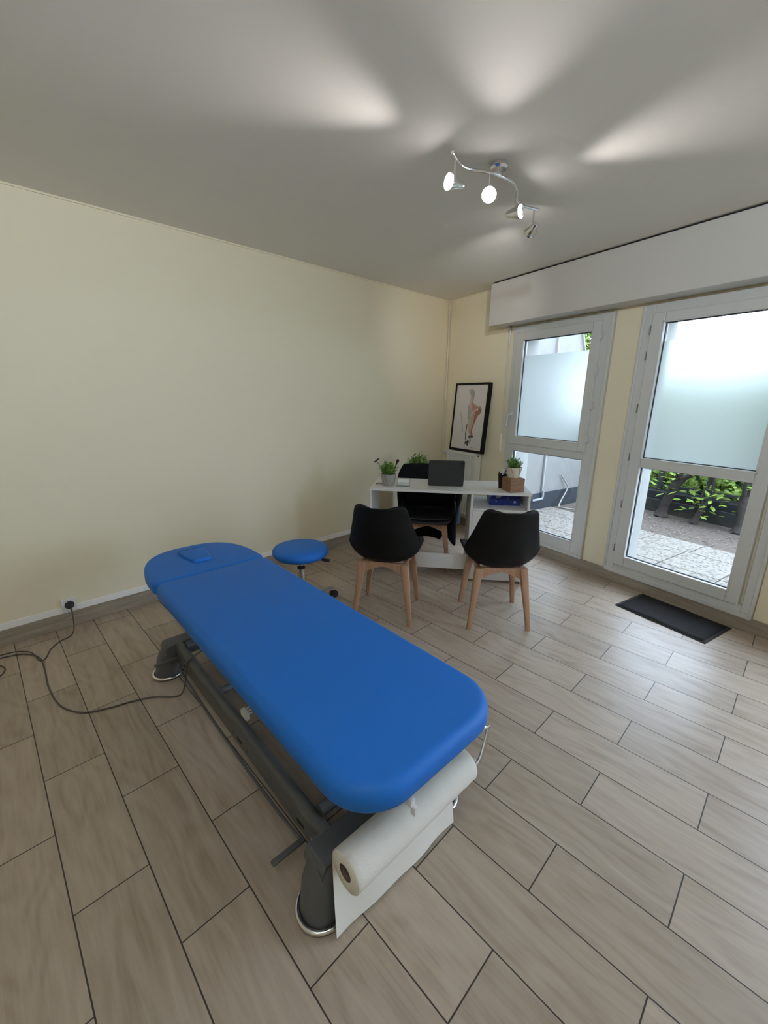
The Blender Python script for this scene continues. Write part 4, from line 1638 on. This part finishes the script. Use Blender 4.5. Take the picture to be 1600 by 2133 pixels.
# slab rows parallel to the wall (d values), joints along s
rows = [(-0.255, -1.065), (-1.075, -1.615), (-1.625, -2.0)]
proto = None
ns = 0
slabs = []
for ri, (d0, d1) in enumerate(rows):
    w_ = 0.5
    offs = [0.02, 0.015, 0.04][ri]
    k0 = 0
    for k in range(0, 10):
        a0 = 0.12 + offs + k * w_
        slabs.append((a0, a0 + w_ - 0.01, d0, d1))
bm = NEW()
for a0, a1, d0, d1 in slabs:
    wbx(bm, a0, a1, min(d0, d1), max(d0, d1), ZG - 0.04, ZG, 0.003)
obj('terrace', bm, M_slab, smooth=False, kind='structure')

# white garden wall on the left with slate plinth and sloping coping
gw = thing('garden_wall', 'white garden wall with slate plinth outside the narrow window', 'wall')
MS = MB_WALL
bm = NEW()
prof = [(-0.255, 0.124), (-5.0, 0.124), (-5.0, 1.1), (-2.86, 1.1), (-2.05, 2.9), (-0.255, 2.9)]
loft(bm, [[MS @ Vector((s, d, z)) for d, z in prof] for s in (-0.10, 0.10)])
obj('rendered_wall', bm, M_gwall, gw, smooth=False)
bm = NEW()
wbx(bm, -0.12, 0.112, -5.0, -0.255, -0.3, 0.124, 0.003)
obj('plinth', bm, M_plinth, gw, smooth=False)
bm = NEW()
cp_ = [(-5.0, 1.1), (-2.86, 1.1), (-2.05, 2.9), (-0.255, 2.9)]
lo_, hi_ = [], []
loft(bm, [[MS @ Vector((-0.13, d, z)), MS @ Vector((0.13, d, z)), MS @ Vector((0.13, d + 0.0, z + 0.05)), MS @ Vector((-0.13, d, z + 0.05))] for d, z in cp_])
obj('coping', bm, M_render, gw, smooth=False)

dp = thing('drain_pipe', 'thin white drain pipe with elbow on the garden wall', 'pipe')
bm = NEW()
add_tube(bm, [WB(0.128, -1.80, 2.3), WB(0.128, -1.80, 0.15)], 0.014, 12)
obj('pipe', bm, M_render, dp)
bm = NEW()
add_tube(bm, spline([WB(0.145, -1.80, 0.16), WB(0.145, -1.80, 0.06), WB(0.145, -1.76, 0.042), WB(0.145, -1.58, 0.036)], 4), 0.017, 12)
obj('elbow', bm, mat('white_pvc_pipe', (0.24, 0.25, 0.26), 0.4), dp)

gh = NEW()
add_tube(gh, spline([WB(0.13, -2.20, 0.36), WB(0.15, -2.30, 0.24), WB(0.165, -2.345, 0.165), WB(0.18, -2.28, 0.08), WB(0.20, -2.17, -0.02), WB(0.24, -2.08, ZG + 0.008), WB(0.33, -2.09, ZG + 0.006), WB(0.45, -2.13, ZG + 0.006), WB(0.60, -2.22, ZG + 0.006), WB(0.75, -2.2, ZG + 0.006)], 6), 0.010, 10)
tag(obj('garden_hose', gh, mat('cream_hose', (0.24, 0.23, 0.20), 0.5)), 'cream hose curling down the garden wall onto the soil', 'hose')

kb = thing('garden_kerb', 'low dark two step concrete kerb behind the tree trunks', 'kerb')
bm = NEW()
wbx(bm, 0.135, 8.0, -3.5, -3.2, -0.3, 0.055, 0.006)
obj('lower_step', bm, M_kerb, kb, smooth=False)
bm = NEW()
wbx(bm, 0.135, 8.0, -3.5, -3.24, 0.056, 0.165, 0.006)
obj('upper_step', bm, mat('dark_slate_cap', (0.011, 0.013, 0.016), 0.7), kb, smooth=False)

fe = thing('garden_fence', 'dark metal railing standing on the kerb in front of the hedge', 'fence')
for k in range(7):
    s = 0.35 + k * 0.62
    bm = NEW()
    wbx(bm, s - 0.03, s + 0.03, -3.41, -3.35, 0.166, 1.15, 0.004)
    obj('post', bm, M_post, fe, smooth=False)
for z in (0.24, 1.05):
    bm = NEW()
    wbx(bm, 0.2, 4.6, -3.40, -3.36, z - 0.02, z + 0.02, 0.003)
    obj('rail', bm, M_post, fe, smooth=False)

# hedge of broad leaves behind the railing
hr_ = random.Random(99)
bm = NEW()
for i in range(17000):
    s = hr_.uniform(0.15, 5.2)
    z = hr_.uniform(0.05, 1.75) - 0.18 * (0.5 + 0.5 * sin(s * 5)) * hr_.random()
    d = -(3.52 + 0.75 * hr_.random() ** 0.8)
    a = hr_.uniform(0, 2 * pi)
    dr = -TB * cos(a) + Vector((0, 0, sin(a) * 0.9)) + NB * hr_.uniform(-0.2, 0.8)
    leaf(bm, WB(s, d, z), dr, (NB + Vector((hr_.uniform(-.5, .5), hr_.uniform(-.5, .5), hr_.uniform(-0.1, .8)))).normalized(), hr_.uniform(0.07, 0.14), hr_.uniform(0.05, 0.085))
hd = obj('hedge', bm, M_hleaf, smooth=False)
hd['kind'] = 'stuff'
tag(hd, 'leafy green hedge behind the dark railing', 'hedge')


def trunk(name, label, segs, leaves, seed):
    t = thing(name, label, 'tree', WB(segs[0][0][0][0], -3.0, ZG))
    base = WB(segs[0][0][0][0], -3.0, ZG)
    bm = NEW()
    rn = random.Random(seed)
    tips = []
    for k, (pts, r0, r1) in enumerate(segs):
        wp = spline([WB(a, b, c) - base for a, b, c in pts], 6)
        n = len(wp)
        rs = [r0 + (r1 - r0) * i / (n - 1) + 0.006 * noise.noise(Vector((i * 0.9, seed, k))) for i in range(n)]
        if k == 0:
            rs[0] *= 1.5
            rs[1] *= 1.35
            rs[2] *= 1.2
        add_tube(bm, wp, rs, 12)
        tips.append(wp)
    obj('trunk', bm, M_bark, t, ang=80)
    bm = NEW()
    for i in range(leaves):
        wp = tips[rn.randrange(len(tips))]
        p = wp[rn.randrange(len(wp) // 2, len(wp))] + Vector((rn.uniform(-.22, .22), rn.uniform(-.2, .2), rn.uniform(-.05, .3)))
        a = rn.uniform(0, 2 * pi)
        leaf(bm, p, Vector((cos(a), sin(a), rn.uniform(-.5, .5))), Vector((rn.uniform(-.3, .3), rn.uniform(-.3, .3), 1)), rn.uniform(0.07, 0.13), rn.uniform(0.045, 0.085))
    fo = obj('leaves', bm, M_hleaf, t, smooth=False)
    return t


trunk('garden_tree', 'thick forked grey tree trunk, leftmost of the three seen through the glazed door', [([(1.225, -3.0, -0.11), (1.25, -3.0, 0.05), (1.285, -3.0, 0.18), (1.34, -3.0, 0.34)], 0.062, 0.055), ([(1.33, -3.0, 0.32), (1.29, -3.02, 0.45), (1.25, -3.05, 0.62), (1.22, -3.1, 1.2)], 0.042, 0.02), ([(1.34, -3.0, 0.32), (1.43, -2.98, 0.45), (1.53, -2.95, 0.55), (1.75, -2.9, 0.95)], 0.045, 0.02), ([(1.34, -3.0, 0.33), (1.36, -3.05, 0.5), (1.40, -3.1, 0.8)], 0.03, 0.018)], 130, 1)
trunk('garden_tree', 'thin twisted tree trunk between the two thicker trunks outside the glazed door', [([(1.635, -3.0, -0.11), (1.67, -3.0, 0.02), (1.71, -3.0, 0.14)], 0.042, 0.034), ([(1.70, -3.0, 0.12), (1.66, -3.0, 0.25), (1.70, -3.03, 0.42), (1.68, -3.05, 0.8)], 0.024, 0.012), ([(1.71, -3.0, 0.13), (1.77, -3.0, 0.28), (1.76, -3.0, 0.50), (1.80, -3.0, 0.95)], 0.026, 0.014)], 110, 2)
trunk('garden_tree', 'thick grey tree trunk, rightmost of the three seen through the glazed door', [([(2.12, -3.0, -0.11), (2.115, -3.0, 0.06), (2.10, -3.0, 0.22), (2.105, -3.0, 0.34)], 0.058, 0.048), ([(2.105, -3.0, 0.32), (2.09, -3.0, 0.48), (2.13, -3.0, 0.75), (2.1, -3.0, 1.2)], 0.036, 0.018), ([(2.11, -3.0, 0.32), (2.19, -3.0, 0.48), (2.3, -3.0, 0.8)], 0.03, 0.015)], 110, 3)

# dry leaves and twigs strewn over the soil
lt = NEW()
for i in range(900):
    s_, d_ = hr_.uniform(0.2, 3.3), -hr_.uniform(2.05, 3.15)
    a_ = hr_.uniform(0, 2 * pi)
    leaf(lt, WB(s_, d_, ZG - 0.03 + hr_.uniform(0.006, 0.02)), Vector((cos(a_), sin(a_), hr_.uniform(-.15, .3))), Vector((hr_.uniform(-.4, .4), hr_.uniform(-.4, .4), 1)), hr_.uniform(0.015, 0.045), hr_.uniform(0.008, 0.022))
lo_ = obj('leaf_litter', lt, mat('dry_leaf', (0.125, 0.108, 0.09), 0.8, noise_amt=0.9, noise_scale=4), smooth=False)
lo_['kind'] = 'stuff'
tag(lo_, 'dry leaf litter strewn over the garden soil', 'litter')

# bushy tree behind the sloping coping, top of the narrow window
bt = thing('background_tree', 'pale green tree beyond the sloping garden wall seen through the narrow window', 'tree', WB(-1.35, -4.7, ZG))
bm = NEW()
add_tube(bm, [(0, 0, 0), (0.05, 0, 1.0), (0.0, 0.05, 2.4)], [0.11, 0.09, 0.05], 12)
obj('trunk', bm, M_bark, bt)
bm = NEW()
for i in range(3200):
    v = Vector((hr_.gauss(0, 1), hr_.gauss(0, 1), hr_.gauss(0, 1))).normalized() * (hr_.random() ** 0.4)
    p = Vector((v.x * 0.75, v.y * 0.75, 2.55 + v.z * 0.85))
    a = hr_.uniform(0, 2 * pi)
    leaf(bm, p, Vector((cos(a), sin(a), hr_.uniform(-.6, .4))), Vector((hr_.uniform(-.5, .5), hr_.uniform(-.5, .5), 1)), hr_.uniform(0.08, 0.15), hr_.uniform(0.05, 0.08))
obj('crown', bm, M_hleaf, bt, smooth=False)
